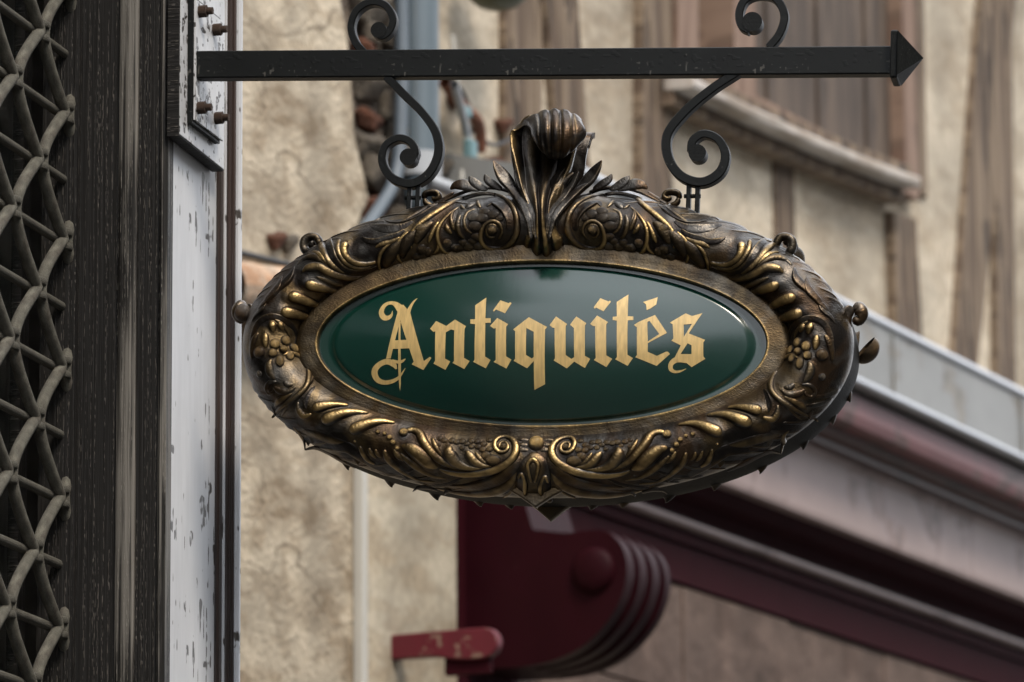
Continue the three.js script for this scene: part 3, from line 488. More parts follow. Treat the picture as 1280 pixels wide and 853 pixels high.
// --- gilded letters laid on the dome
const gilt = new THREE.MeshPhysicalMaterial({ map: tex(256, 256, (x, y) => mulc([0.60, 0.42, 0.165], 0.72 + 0.5 * fbm(x * 30, y * 5, 30, 5, 4)), 0.08, 0.08), metalness: 0.12, roughness: 0.45, clearcoat: 0.35, clearcoatRoughness: 0.25, side: THREE.DoubleSide });
const sheet = (ox, oy, k) => (p) => [ox + p[0] / k, oy + p[1] / k, p[2] === undefined ? undefined : p[2] / k];
function onPanel(u, v) { let z = ZP + 0.03, x, y; for (let i = 0; i < 8; i++) { [x, y] = plan(u, v, z); z = panelZ(x, y); } return [x, y]; }
let layer = 0;
function letter(name, map, polys, strokes = []) {
  const gs = [];
  const add = (pts, holes = []) => {
    const conv = (a) => a.map(p => { const q = map(p); return new THREE.Vector2(...onPanel(q[0], q[1])); });
    const s = new THREE.Shape(conv(pts)); for (const h of holes) s.holes.push(new THREE.Path(conv(h)));
    let g = new THREE.ShapeGeometry(s).toNonIndexed(); g = new TessellateModifier(0.008, 7).modify(g);
    const p = g.attributes.position, lift = 0.0005 + 0.00012 * (layer++ % 5); for (let i = 0; i < p.count; i++) p.setZ(i, panelZ(p.getX(i), p.getY(i)) + lift);
    const uv = g.attributes.uv; for (let i = 0; i < p.count; i++) uv.setXY(i, p.getX(i), p.getY(i));
    g = mergeVertices(g, 1e-6); g.computeVertexNormals(); gs.push(g.toNonIndexed());
  };
  for (const [pts, ...holes] of polys) add(pts, holes);
  for (const st of strokes) {        // brush strokes of changing width
    const c = new THREE.CatmullRomCurve3(st.map(p => new THREE.Vector3(p[0], p[1], p[2])), false, 'centripetal'), N = 40, l = [], r = [];
    for (let i = 0; i <= N; i++) { const q = c.getPoint(i / N), d = c.getTangent(i / N), m = Math.hypot(d.x, d.y) || 1; l.push([q.x - d.y / m * q.z, q.y + d.x / m * q.z]); r.unshift([q.x + d.y / m * q.z, q.y - d.x / m * q.z]); }
    add([...l, ...r]);
  }
  part(name, mergeGeometries(gs), gilt, panel);
}
{
  const a = sheet(440, 350, 5.683), b = sheet(540, 350, 5.683), c = sheet(640, 350, 5.683), q = sheet(660, 350, 5.333), d = sheet(770, 350, 5.683);
  letter('letter', a, [
    [[[318, 232], [336, 188], [362, 178], [388, 208], [411, 228], [512, 578], [556, 548], [566, 556], [509, 641], [425, 601], [440, 582], [346, 305], [335, 262]]],
    [[[322, 232], [346, 262], [338, 308], [275, 560], [242, 560]]],
    [[[296, 432], [392, 428], [408, 488], [281, 493]]],
    [[[333, 300], [345, 300], [349, 600], [348, 740], [342, 790], [334, 740], [329, 600]]]],
    [[[285, 222, 1.5], [279, 252, 9], [255, 272, 15], [225, 270, 20], [206, 240, 19], [214, 203, 15], [240, 175, 12], [278, 166, 12], [312, 180, 20], [345, 212, 30]],
     [[462, 134, 1.5], [438, 156, 6], [417, 188, 10], [402, 222, 14], [398, 245, 14]],
     [[316, 634, 6], [296, 602, 19], [255, 582, 20], [205, 596, 19], [166, 632, 21], [159, 668, 22], [180, 710, 20], [228, 730, 16], [285, 722, 14], [330, 697, 10], [356, 665, 6], [380, 628, 1.5]],
     [[285, 575, 9], [325, 585, 11], [355, 580, 10], [381, 562, 3]]]);
  letter('letter', b, [[[[-12, 350], [30, 295], [103, 330], [165, 285], [244, 332], [233, 350], [230, 555], [270, 578], [232, 634], [148, 591], [159, 577], [160, 362], [137, 355], [100, 375], [95, 560], [132, 581], [98, 640], [12, 596], [24, 577], [25, 368], [12, 373]]]]);
  letter('letter', b, [[[[308, 185], [387, 130], [381, 276], [419, 276], [419, 308], [381, 309], [380, 546], [418, 570], [385, 629], [294, 583], [305, 570], [308, 318], [274, 314], [274, 284], [308, 283]]]]);
  letter('letter', b, [[[[414, 330], [465, 274], [543, 318], [528, 335], [528, 544], [565, 567], [530, 630], [439, 583], [455, 569], [454, 345], [440, 349]]], [[[434, 222], [486, 149], [545, 170], [556, 162], [566, 170], [520, 241], [456, 214], [440, 229]]]]);
  letter('letter', c, [[[[9, 355], [120, 269], [249, 338], [235, 356], [235, 740], [159, 781], [155, 577], [108, 628], [13, 576], [24, 561], [24, 368]], [[102, 345], [155, 372], [155, 548], [141, 559], [100, 534]]]]);
  letter('letter', c, [[[[267, 325], [312, 264], [391, 318], [381, 332], [380, 535], [420, 562], [440, 550], [438, 346], [411, 322], [455, 264], [526, 312], [516, 328], [515, 540], [552, 562], [515, 626], [440, 581], [388, 629], [294, 572], [305, 559], [302, 346], [285, 341]]]]);
  letter('letter', q, [[[[412, 298], [458, 242], [530, 285], [518, 301], [518, 504], [557, 527], [518, 581], [436, 535], [448, 521], [445, 312], [430, 311]]], [[[436, 186], [480, 127], [534, 149], [543, 143], [549, 151], [500, 214], [453, 190], [441, 197]]]]);
  letter('letter', q, [[[[588, 152], [666, 103], [660, 246], [697, 248], [697, 272], [660, 273], [657, 500], [693, 522], [658, 573], [576, 530], [588, 516], [588, 276], [561, 271], [561, 250], [588, 248]]]]);
  letter('letter', d, [[[[121, 325], [150, 305], [270, 254], [353, 380], [218, 452], [217, 512], [282, 541], [346, 511], [360, 512], [373, 528], [280, 611], [130, 550], [142, 535], [142, 340]], [[216, 302], [232, 296], [299, 388], [218, 440]]], [[[187, 163], [291, 129], [280, 180], [243, 206], [212, 221], [208, 180]]]]);
  letter('letter', d, [[[[374, 308], [486, 243], [530, 262], [603, 242], [506, 384], [620, 429], [608, 447], [608, 545], [622, 562], [525, 620], [492, 592], [430, 584], [402, 562], [450, 468], [384, 434], [398, 419], [394, 320]], [[471, 322], [530, 317], [472, 408]], [[498, 452], [525, 468], [525, 529], [448, 528]]]],
    [[[446, 566, 20], [408, 572, 19], [380, 600, 17], [380, 634, 15], [408, 652, 10], [445, 648, 7], [487, 631, 1.5]]]);
}
// --- carved ornament. Both halves of the frame mirror each other; the drawing below is of the left half
const Z1 = sheet(420, 220, 7.11), Z2 = sheet(560, 200, 7.11), Z5 = sheet(340, 280, 7.11), Z6 = sheet(285, 370, 8.533), Z7 = sheet(295, 440, 8.533), Z8 = sheet(360, 490, 7.11), Y1 = sheet(500, 530, 7.11), Y2 = sheet(640, 530, 7.11);
const both = (name, g) => { part(name, g, bronze, frame); part(name, mirror(g), bronze, frame); };
const R = (name, map, pts, o) => both(name, ridge(pts.map(map), o));
const D = (name, map, list, o) => { for (const p of list) { const q = map(p); both(name, dome(q[0], q[1], q[2], { ...o, ...(p[3] || {}) })); } };
const LEAF = 'acanthus_leaf', SCROLL = 'scroll';
// crown: great volutes either side of the finial
R(SCROLL, Z2, [[440, 715, 9], [480, 650, 12], [460, 580, 14], [400, 550, 15], [340, 572, 16], [298, 632, 18], [290, 705, 20], [325, 765, 22], [400, 793, 24], [490, 782, 25], [570, 725, 25], [612, 640, 24], [612, 540, 22], [582, 440, 20], [525, 365, 19], [440, 318, 18], [330, 300, 18], [200, 320, 20], [90, 360, 22], [-20, 420, 24], [-150, 500, 24], [-260, 580, 20], [-340, 660, 12]], { gold: 0.62, h: 1.0, K: 12 });
D('volute_eye', Z2, [[393, 628, 42]], { gold: 0.7, h: 1.0 });
R(SCROLL, Z2, [[420, 690, 8], [365, 690, 11], [340, 640, 12], [360, 595, 12], [405, 585, 10], [440, 610, 7]], { gold: 0.6, h: 1.1 });
R(LEAF, Z2, [[690, 790, 22], [735, 680, 26], [735, 540, 28], [690, 420, 30], [600, 320, 32], [480, 262, 30], [330, 245, 26], [180, 268, 24], [40, 320, 22], [-120, 400, 22], [-300, 500, 18]], { gold: 0.22, h: 0.75, hollow: 0.5 });
R(LEAF, Z2, [[545, 640, 20], [552, 540, 30], [515, 450, 38], [450, 400, 36], [390, 380, 24], [335, 420, 10]], { gold: 0.4, h: 0.7, hollow: 0.6 });
D('bead', Z2, [[655, 325, 17], [668, 352, 15], [680, 378, 15], [690, 404, 14], [699, 430, 14], [706, 456, 13], [711, 482, 12], [714, 507, 11], [716, 530, 10]], { gold: 0.5 });
D('berry', Z2, [[225, 515, 40], [325, 468, 40], [305, 525, 42], [405, 492, 42], [238, 597, 42], [455, 525, 28], [250, 690, 34], [180, 775, 40], [272, 772, 40], [215, 730, 30], [90, 782, 36], [130, 735, 28]], { gold: 0.12, h: 0.55, sx: 1.3 });
R(LEAF, Z2, [[215, 662, 6], [160, 620, 12], [142, 545, 13], [170, 475, 12], [240, 440, 8]], { gold: 0.6 });
R(LEAF, Z2, [[262, 360, 8], [268, 400, 16], [290, 435, 8]], { gold: 0.6, h: 1.1 });
R(LEAF, Z2, [[110, 400, 7], [122, 425, 14], [150, 445, 7]], { gold: 0.5, h: 1.1 });
R(LEAF, Z2, [[50, 440, 8], [26, 500, 18], [36, 580, 20], [62, 645, 8]], { gold: 0.5, h: 1.0, hollow: 0.5 });
R(LEAF, Z2, [[110, 490, 10], [86, 570, 20], [100, 650, 18], [150, 712, 8]], { gold: 0.35, h: 0.9 });
R(LEAF, Z2, [[240, 380, 20], [190, 410, 28], [150, 440, 14]], { gold: 0.05, h: 0.6 });
// silhouette leaves above the volutes
const zl = 0.03;
R(LEAF, Z2, [[10, 258, 6], [60, 222, 30], [130, 215, 40], [220, 245, 26], [280, 270, 10]], { gold: 0.05, h: 0.45, z: zl, hollow: 0.3 });
R(LEAF, Z2, [[178, 140, 5], [215, 185, 28], [270, 225, 30], [350, 265, 14]], { gold: 0.08, h: 0.5, z: zl, hollow: 0.3 });
R(LEAF, Z2, [[320, 125, 5], [345, 175, 24], [400, 215, 28], [480, 265, 14]], { gold: 0.1, h: 0.5, z: zl + 0.01, hollow: 0.3 });
R(LEAF, Z2, [[402, 5, 5], [440, 70, 30], [500, 160, 44], [580, 260, 34], [660, 360, 22], [700, 480, 14]], { gold: 0.25, h: 0.6, z: zl + 0.02, hollow: -0.5 });
R(SCROLL, Z1, [[770, 200, 18], [775, 160, 20], [830, 140, 20], [890, 150, 20], [905, 190, 20], [870, 205, 16], [835, 185, 12]], { gold: 0.1, z: 0.0, h: 1.6 });
R(LEAF, Z1, [[770, 190, 16], [790, 235, 20], [850, 258, 14]], { gold: 0.1, z: 0.0, h: 1.2 });
// long stems running out from the crown to the shoulders
R(LEAF, Z1, [[1040, 140, 18], [900, 225, 22], [760, 300, 22], [640, 370, 18], [560, 420, 10]], { gold: 0.1, h: 0.6 });
R(LEAF, Z1, [[560, 345, 6], [660, 305, 18], [770, 280, 18], [880, 240, 10]], { gold: 0.05, h: 0.6, hollow: 0.5 });
R(LEAF, Z1, [[420, 392, 6], [500, 405, 18], [600, 395, 22], [720, 350, 14], [820, 300, 8]], { gold: 0.1, h: 0.7, hollow: -0.5 });
R(LEAF, Z1, [[285, 432, 8], [370, 462, 30], [470, 472, 34], [570, 460, 26], [680, 405, 12]], { gold: 0.16, h: 0.6, hollow: 0.5 });
R(LEAF, Z1, [[215, 545, 6], [270, 580, 20], [350, 585, 22], [440, 560, 22], [540, 530, 20], [610, 480, 10]], { gold: 0.5, h: 0.9, hollow: 0.4 });
R(LEAF, Z1, [[340, 640, 6], [400, 610, 20], [480, 590, 20], [570, 550, 12]], { gold: 0.3, h: 0.7 });
// hanging leaves under the stem
R(LEAF, Z1, [[395, 870, 8], [372, 780, 14], [392, 690, 16], [450, 625, 12], [540, 560, 8]], { gold: 0.6, h: 1.0 });
R(LEAF, Z1, [[430, 840, 14], [450, 760, 42], [500, 670, 44], [570, 590, 24], [640, 510, 8]], { gold: 0.08, h: 0.45 });
R(LEAF, Z1, [[605, 795, 8], [552, 735, 14], [534, 650, 16], [565, 570, 14], [640, 500, 8]], { gold: 0.55, h: 1.0 });
R(LEAF, Z1, [[590, 740, 14], [590, 660, 38], [640, 570, 40], [720, 480, 20]], { gold: 0.05, h: 0.45 });
R(LEAF, Z1, [[670, 650, 6], [656, 590, 13], [682, 500, 14], [720, 430, 10], [790, 400, 6]], { gold: 0.5, h: 1.1 });
R(LEAF, Z1, [[700, 610, 20], [740, 520, 40], [790, 460, 36], [860, 410, 14]], { gold: 0.08, h: 0.6 });
R(LEAF, Z1, [[820, 600, 6], [836, 550, 18], [868, 480, 16], [910, 410, 8]], { gold: 0.6, h: 1.1 });
R(LEAF, Z1, [[1040, 700, 8], [965, 675, 14], [912, 600, 16], [900, 510, 15], [930, 430, 13], [1010, 340, 12], [1090, 280, 8]], { gold: 0.6, h: 1.0 });
R(LEAF, Z1, [[860, 700, 8], [905, 640, 16], [900, 580, 8]], { gold: 0.5, h: 0.9 });
R(LEAF, Z1, [[890, 340, 10], [912, 320, 18], [940, 300, 8]], { gold: 0.6, h: 1.0 });
R(LEAF, Z1, [[975, 430, 8], [990, 475, 20], [1030, 520, 8]], { gold: 0.65, h: 1.1 });
R(LEAF, Z1, [[1050, 300, 8], [1020, 370, 14], [1030, 430, 18], [1050, 490, 10]], { gold: 0.45, h: 1.0 });
D('berry', Z1, [[760, 655, 44], [810, 672, 40], [715, 720, 36], [770, 710, 32], [985, 600, 36], [1060, 640, 36], [1130, 600, 34]], { gold: 0.1, h: 0.6 });
D('knob', Z1, [[755, 475, 40]], { gold: 0.12, h: 0.8, sx: 1.3 });
// shoulder: hooked leaves, then gadroons
R(LEAF, Z5, [[655, 165, 34], [632, 220, 30], [650, 290, 26], [720, 345, 22], [810, 360, 18], [920, 340, 10]], { gold: 0.6, h: 1.0 });
R(LEAF, Z5, [[588, 140, 16], [575, 220, 20], [610, 310, 20], [690, 375, 18], [780, 395, 14], [880, 378, 8]], { gold: 0.35, h: 1.0 });
R(LEAF, Z5, [[480, 130, 24], [505, 220, 30], [550, 330, 28], [630, 405, 24], [740, 425, 18], [850, 410, 14], [930, 380, 8]], { gold: 0.5, h: 0.9, hollow: 0.4 });
R(LEAF, Z5, [[400, 130, 20], [430, 220, 28], [480, 320, 24], [560, 400, 20], [640, 440, 10]], { gold: 0.3, h: 0.8 });
R(LEAF, Z5, [[340, 245, 14], [410, 275, 22], [460, 330, 18], [520, 380, 8]], { gold: 0.45, h: 0.9 });
R(LEAF, Z5, [[205, 365, 8], [270, 310, 26], [350, 290, 30], [430, 330, 20], [500, 390, 8]], { gold: 0.12, h: 0.6 });
R(LEAF, Z5, [[255, 430, 8], [310, 395, 30], [400, 385, 34], [480, 425, 30], [580, 465, 26], [700, 485, 22], [800, 475, 16], [910, 440, 8]], { gold: 0.5, h: 0.9 });
R(LEAF, Z5, [[380, 470, 8], [470, 500, 18], [570, 540, 18], [665, 560, 8]], { gold: 0.25, h: 0.8 });
const GAD = { gold: 0.6, h: 0.95, K: 12 };
R('gadroon', Z5, [[280, 525, 34], [340, 548, 40], [430, 568, 36], [520, 590, 28], [625, 600, 14]], GAD);
R('gadroon', Z5, [[125, 640, 36], [200, 655, 42], [300, 690, 38], [390, 722, 28], [455, 735, 16]], GAD);
R('gadroon', Z5, [[60, 775, 36], [140, 792, 42], [240, 815, 36], [340, 838, 24], [390, 840, 14]], GAD);
// rolled knob on the shoulder
R('curl', Z5, [[310, 262, 26], [262, 215, 28], [262, 150, 28], [310, 112, 26], [370, 118, 26], [400, 170, 26], [420, 230, 20]], { gold: 0.08, z: 0.035, h: 1.3 });
R('curl', Z5, [[300, 240, 20], [290, 190, 34], [330, 150, 34], [380, 160, 20]], { gold: 0.0, z: 0.01, h: 0.6 });
// frill of pointed leaves along the outer edge
const frill = (name, list, z, o) => { for (const [u, v, u2, v2, r] of list) both(name, ridge([[u, v, r * 0.2], [mix(u, u2, 0.35) + (v2 - v) * 0.08, mix(v, v2, 0.35) - (u2 - u) * 0.08, r], [mix(u, u2, 0.75), mix(v, v2, 0.75), r * 0.8], [u2, v2, r * 0.3]], { z, gold: 0.1, h: 0.7, hollow: 0.35, ...o })); };
frill(LEAF, [[366, 333, 338, 372, 6.5], [350, 345, 326, 385, 6.5], [341, 358, 318, 392, 4.5], [332, 372, 312, 402, 4]], undefined, { thin: true, h: 1.1 });
R('curl', Z6, [[150, 90, 46], [80, 110, 50], [50, 180, 50], [90, 240, 42], [130, 200, 22]], { gold: 0.05, z: 0.01, h: 1.0 });
R('curl', Z6, [[150, 100, 44], [200, 170, 46], [205, 260, 46], [190, 400, 40], [180, 560, 34], [200, 720, 26]], { gold: 0.08, z: 0.012, h: 0.9, hollow: 0.4 });
part('knob', dome(298, 391, 10.5, { z: 0.012, gold: 0.0 }), bronze, frame);
// side cartouche with its flower
R(SCROLL, Z6, [[240, 520, 18], [262, 400, 24], [320, 290, 28], [400, 235, 28], [500, 228, 26], [600, 270, 24], [685, 350, 22], [712, 440, 20], [690, 525, 10]], { gold: 0.2, h: 1.0, hollow: 0.4 });
R(LEAF, Z6, [[480, 250, 10], [560, 300, 18], [620, 380, 18], [645, 450, 8]], { gold: 0.2, h: 0.9 });
R(LEAF, Z6, [[445, 265, 12], [462, 320, 34], [475, 395, 14]], { gold: 0.5, h: 0.9 });
R(LEAF, Z6, [[525, 270, 12], [548, 320, 30], [575, 375, 12]], { gold: 0.45, h: 0.9 });
R(LEAF, Z6, [[310, 390, 14], [265, 470, 30], [240, 570, 26], [235, 680, 12]], { gold: 0.1, h: 0.8 });
R(LEAF, Z6, [[385, 390, 16], [388, 470, 32], [395, 560, 14]], { gold: 0.4, h: 0.9 });
D('petal', Z6, [[490, 515, 52, { turn: 0.5 }], [598, 478, 50, { turn: -0.7 }], [690, 562, 46, { turn: 0.1, sx: 1.4 }], [645, 645, 46, { turn: 0.8 }], [545, 695, 42, { turn: 1.5, sx: 1.5 }], [468, 612, 46, { turn: -0.2 }]], { gold: 0.4, h: 0.7 });
D('flower_eye', Z6, [[575, 575, 40]], { gold: 0.3, h: 1.4 });
D('knob', Z6, [[325, 605, 56, { sx: 1.1 }], [325, 835, 36]], { gold: 0.15, h: 0.8 });
R(LEAF, Z6, [[455, 670, 12], [430, 740, 34], [445, 820, 36], [500, 900, 14]], { gold: 0.45, h: 0.8 });
R(SCROLL, Z6, [[570, 640, 12], [650, 615, 22], [740, 650, 26], [815, 740, 26], [850, 850, 26], [835, 960, 26], [760, 1050, 24], [650, 1130, 22], [530, 1220, 18], [440, 1310, 8]], { gold: 0.3, h: 1.0 });
R(SCROLL, Z7, [[805, 180, 8], [800, 290, 18], [720, 400, 20], [610, 500, 20], [510, 630, 14], [470, 700, 6]], { gold: 0.15, h: 0.9 });
R(LEAF, Z7, [[840, 370, 8], [785, 430, 20], [745, 530, 22], [765, 620, 10]], { gold: 0.1, h: 0.6, hollow: -0.6 });
R(LEAF, Z7, [[660, 530, 10], [665, 610, 26], [720, 680, 30], [815, 660, 12]], { gold: 0.45, h: 1.0 });
R('curl', Z7, [[430, 320, 10], [355, 322, 16], [312, 385, 18], [345, 445, 16], [395, 420, 12], [390, 385, 8]], { gold: 0.1, h: 1.1 });
R(LEAF, Z7, [[390, 370, 12], [460, 415, 28], [560, 420, 24], [640, 370, 10]], { gold: 0.1, h: 0.8 });
R(LEAF, Z7, [[500, 310, 16], [545, 350, 24], [610, 345, 12]], { gold: 0.08, h: 0.7 });
R(LEAF, Z7, [[400, 590, 10], [450, 530, 28], [530, 480, 20], [600, 440, 8]], { gold: 0.4, h: 0.8 });
// lower shoulder: gadroons and pearls
R('gadroon', Z8, [[215, 150, 34], [280, 132, 38], [370, 118, 30], [460, 115, 22], [540, 122, 12]], GAD);
R('gadroon', Z8, [[300, 255, 40], [380, 228, 44], [480, 195, 38], [590, 180, 28], [720, 190, 14]], GAD);
R('gadroon', Z8, [[550, 345, 38], [640, 308, 42], [740, 275, 36], [840, 262, 26], [960, 275, 12]], GAD);
D('pearl', Z8, [[805, 350, 19], [865, 366, 17], [910, 398, 22], [942, 440, 23], [978, 490, 20], [600, 432, 13]], { gold: 0.7, h: 1.1 });
// lower leaves
R(LEAF, Z8, [[70, 330, 16], [170, 365, 50], [310, 405, 60], [450, 445, 44], [590, 480, 20]], { gold: 0.15, h: 0.4, thin: true });
R(LEAF, Z8, [[30, 300, 10], [90, 350, 22], [130, 430, 22], [140, 520, 10]], { gold: 0.3, h: 0.9 });
R(LEAF, Z8, [[130, 520, 10], [230, 500, 26], [340, 540, 30], [460, 610, 26], [600, 680, 12]], { gold: 0.2, h: 0.7, hollow: -0.4 });
R(LEAF, Z8, [[330, 510, 12], [420, 485, 36], [530, 490, 44], [640, 560, 42], [760, 640, 36], [900, 710, 30], [1060, 760, 14]], { gold: 0.25, h: 0.6, hollow: -0.4 });
R(LEAF, Z8, [[640, 475, 10], [668, 530, 20], [710, 590, 22], [780, 640, 10]], { gold: 0.4, h: 1.0 });
R(LEAF, Z8, [[720, 490, 8], [750, 540, 18], [800, 590, 10]], { gold: 0.3, h: 0.9 });
R(LEAF, Z8, [[780, 500, 8], [800, 545, 16], [840, 580, 8]], { gold: 0.3, h: 0.9 });
R(LEAF, Z8, [[860, 505, 12], [890, 580, 24], [960, 650, 24], [1060, 720, 20], [1180, 770, 18], [1320, 790, 10]], { gold: 0.4, h: 1.0 });
R(LEAF, Z8, [[945, 500, 10], [985, 560, 20], [1045, 605, 10]], { gold: 0.35, h: 0.9 });
R(LEAF, Z8, [[1000, 540, 10], [1070, 600, 22], [1150, 660, 26], [1280, 730, 20], [1420, 760, 10]], { gold: 0.3, h: 0.8 });
D('pearl', Z8, [[1032, 358, 36]], { gold: 0.75, h: 1.1 });
R(SCROLL, Y1, [[55, 62, 18], [120, 55, 24], [180, 82, 30], [215, 150, 32], [265, 220, 30], [340, 295, 26], [430, 350, 20], [550, 388, 8]], { gold: 0.65, h: 1.0 });
R(LEAF, Y1, [[20, 182, 14], [95, 205, 38], [175, 262, 48], [255, 335, 46], [345, 382, 14]], { gold: 0.8, h: 0.8 });
R(LEAF, Y1, [[292, 115, 8], [312, 170, 18], [345, 230, 18], [385, 285, 8]], { gold: 0.5, h: 1.0 });
R(LEAF, Y1, [[455, 185, 16], [445, 250, 42], [490, 320, 42], [570, 368, 26], [660, 385, 16], [760, 380, 6]], { gold: 0.6, h: 0.9 });
R(LEAF, Y1, [[590, 225, 12], [625, 270, 28], [680, 330, 28], [750, 360, 18], [840, 360, 6]], { gold: 0.6, h: 1.0 });
R(LEAF, Y1, [[675, 235, 8], [705, 285, 18], [760, 335, 14], [820, 345, 6]], { gold: 0.4, h: 1.0 });
D('berry', Y1, [[830, 312, 46, { sx: 1.4 }], [770, 272, 36], [740, 218, 26], [745, 172, 26], [700, 195, 24], [690, 150, 24], [640, 145, 26], [640, 195, 22], [600, 170, 22], [560, 150, 26], [560, 205, 20], [510, 155, 24], [470, 145, 26], [400, 140, 24], [430, 175, 18], [360, 125, 20], [350, 180, 16], [800, 140, 24], [800, 215, 24]], { gold: 0.15, h: 0.6, sx: 1.2 });
R(SCROLL, Y1, [[905, 215, 8], [885, 185, 12], [905, 155, 13], [945, 160, 14], [962, 195, 15], [940, 232, 15], [890, 238, 16], [850, 205, 17], [848, 155, 18], [890, 118, 19], [955, 115, 20], [1015, 150, 24], [1035, 220, 28], [1000, 300, 30], [920, 360, 30], [810, 405, 30], [690, 428, 28], [560, 435, 24], [440, 420, 18], [350, 390, 8]], { gold: 0.62, h: 1.0, K: 12 });
D('volute_eye', Y1, [[922, 192, 30]], { gold: 0.4, h: 1.0 });
R(LEAF, Y1, [[1060, 270, 10], [1030, 350, 34], [950, 440, 44], [830, 505, 48], [680, 540, 44], [520, 550, 34], [380, 530, 20], [250, 500, 8]], { gold: 0.35, h: 0.6, hollow: -0.3 });
R(LEAF, Y1, [[1040, 400, 10], [980, 510, 36], [860, 580, 48], [700, 610, 46], [520, 600, 36], [360, 570, 22], [200, 520, 10]], { gold: 0.3, h: 0.45 });
R(LEAF, Y1, [[910, 650, 6], [945, 625, 16], [1000, 570, 16], [1030, 500, 8]], { gold: 0.2, h: 0.9 });
R(LEAF, Y1, [[110, 600, 6], [160, 565, 22], [240, 560, 26], [340, 590, 14]], { gold: 0.1, h: 0.5 });
R(LEAF, Y1, [[400, 630, 8], [405, 605, 20], [460, 590, 22], [560, 600, 12]], { gold: 0.12, h: 0.5 });
// small wing feathers beside the pearl
for (const k of [0, 1, 2]) R(LEAF, Y1, [[1040, 135 + k * 42, 6], [1090, 130 + k * 44, 18], [1150, 135 + k * 44, 10]], { gold: 0.1, h: 0.6 });
// a row of slanting lobes that turns over the outer edge of the frame
const over = (deg, th) => { const t = deg * Math.PI / 180, q = TW * Math.sin(th), x = (A0 + q) * Math.cos(t), y = (B0 + q) * Math.sin(t), z = TZ * Math.cos(th); return [682 + 691.1 * x + 25.5 * y - 119.1 * z, 433 + 2.9 * x - 686 * y - 133.9 * z]; };
for (const [d0, d1, n, sl, w] of [[114, 138, 5, -9, 5.2], [140, 168, 8, -6, 4.6], [196, 216, 6, 7, 4.6], [218, 258, 9, 8, 5.2]]) for (let k = 0; k < n; k++) {
  const d = mix(d0, d1, k / (n - 1)), j = 0.85 + 0.3 * rnd();
  both(LEAF, ridge([[...over(d, 1.5), w * 0.35], [...over(d + sl * 0.25, 1.28), w * j], [...over(d + sl * 0.65, 1.02), w * 0.85 * j], [...over(d + sl, 0.74), w * 0.3]], { gold: 0.3, h: 0.85, hollow: k % 2 ? 0.35 : -0.35, thin: true }));
}
// pendant in the middle of the bottom edge
const mid = (name, g) => part(name, g, bronze, frame);
mid('pearl', dome(...Y2([218, 172, 64]), { gold: 0.75, h: 1.1 }));
mid('pendant', ridge([[195, 235, 60], [195, 330, 130], [195, 450, 150], [200, 560, 150], [215, 660, 110], [230, 745, 20]].map(Y2), { gold: 0.18, h: 0.34, K: 16, sink: 0.05, thin: true }));
mid('pendant_loop', ridge([[185, 480, 14], [160, 400, 20], [150, 340, 22], [195, 305, 24], [240, 340, 22], [232, 400, 20], [210, 480, 14]].map(Y2), { gold: 0.6, h: 1.2, lift: 7, thin: true }));
mid('pendant_loop', ridge([[62, 450, 14], [92, 412, 18], [118, 450, 20], [125, 520, 26], [120, 580, 12]].map(Y2), { gold: 0.6, h: 1.2, lift: 7, thin: true }));
mid('pendant_loop', ridge([[330, 480, 14], [300, 430, 18], [275, 460, 20], [255, 530, 26], [265, 580, 12]].map(Y2), { gold: 0.6, h: 1.2, lift: 7, thin: true }));
D('scale', Y2, [[120, 620, 26], [170, 600, 26], [150, 665, 26], [195, 650, 26]], { gold: 0.15, h: 0.9 });
for (const zz of [0.034, -0.125]) {      // pointed hem of the pendant, front and back
  const g = new THREE.ExtrudeGeometry(new THREE.Shape([[-0.06, 0.03], [-0.045, 0.004], [-0.03, -0.004], [0, -0.024], [0.03, -0.004], [0.045, 0.004], [0.06, 0.03]].map(p => new THREE.Vector2(p[0], p[1] - B0 - TW + 0.004))), { depth: 0.008, bevelEnabled: true, bevelSize: 0.003, bevelThickness: 0.004, bevelSegments: 3 });
  if (zz < 0) g.scale(0.8, 1, 1); g.translate(0, 0, zz); mid('pendant_hem', paintGeo(g, 0.12));
}
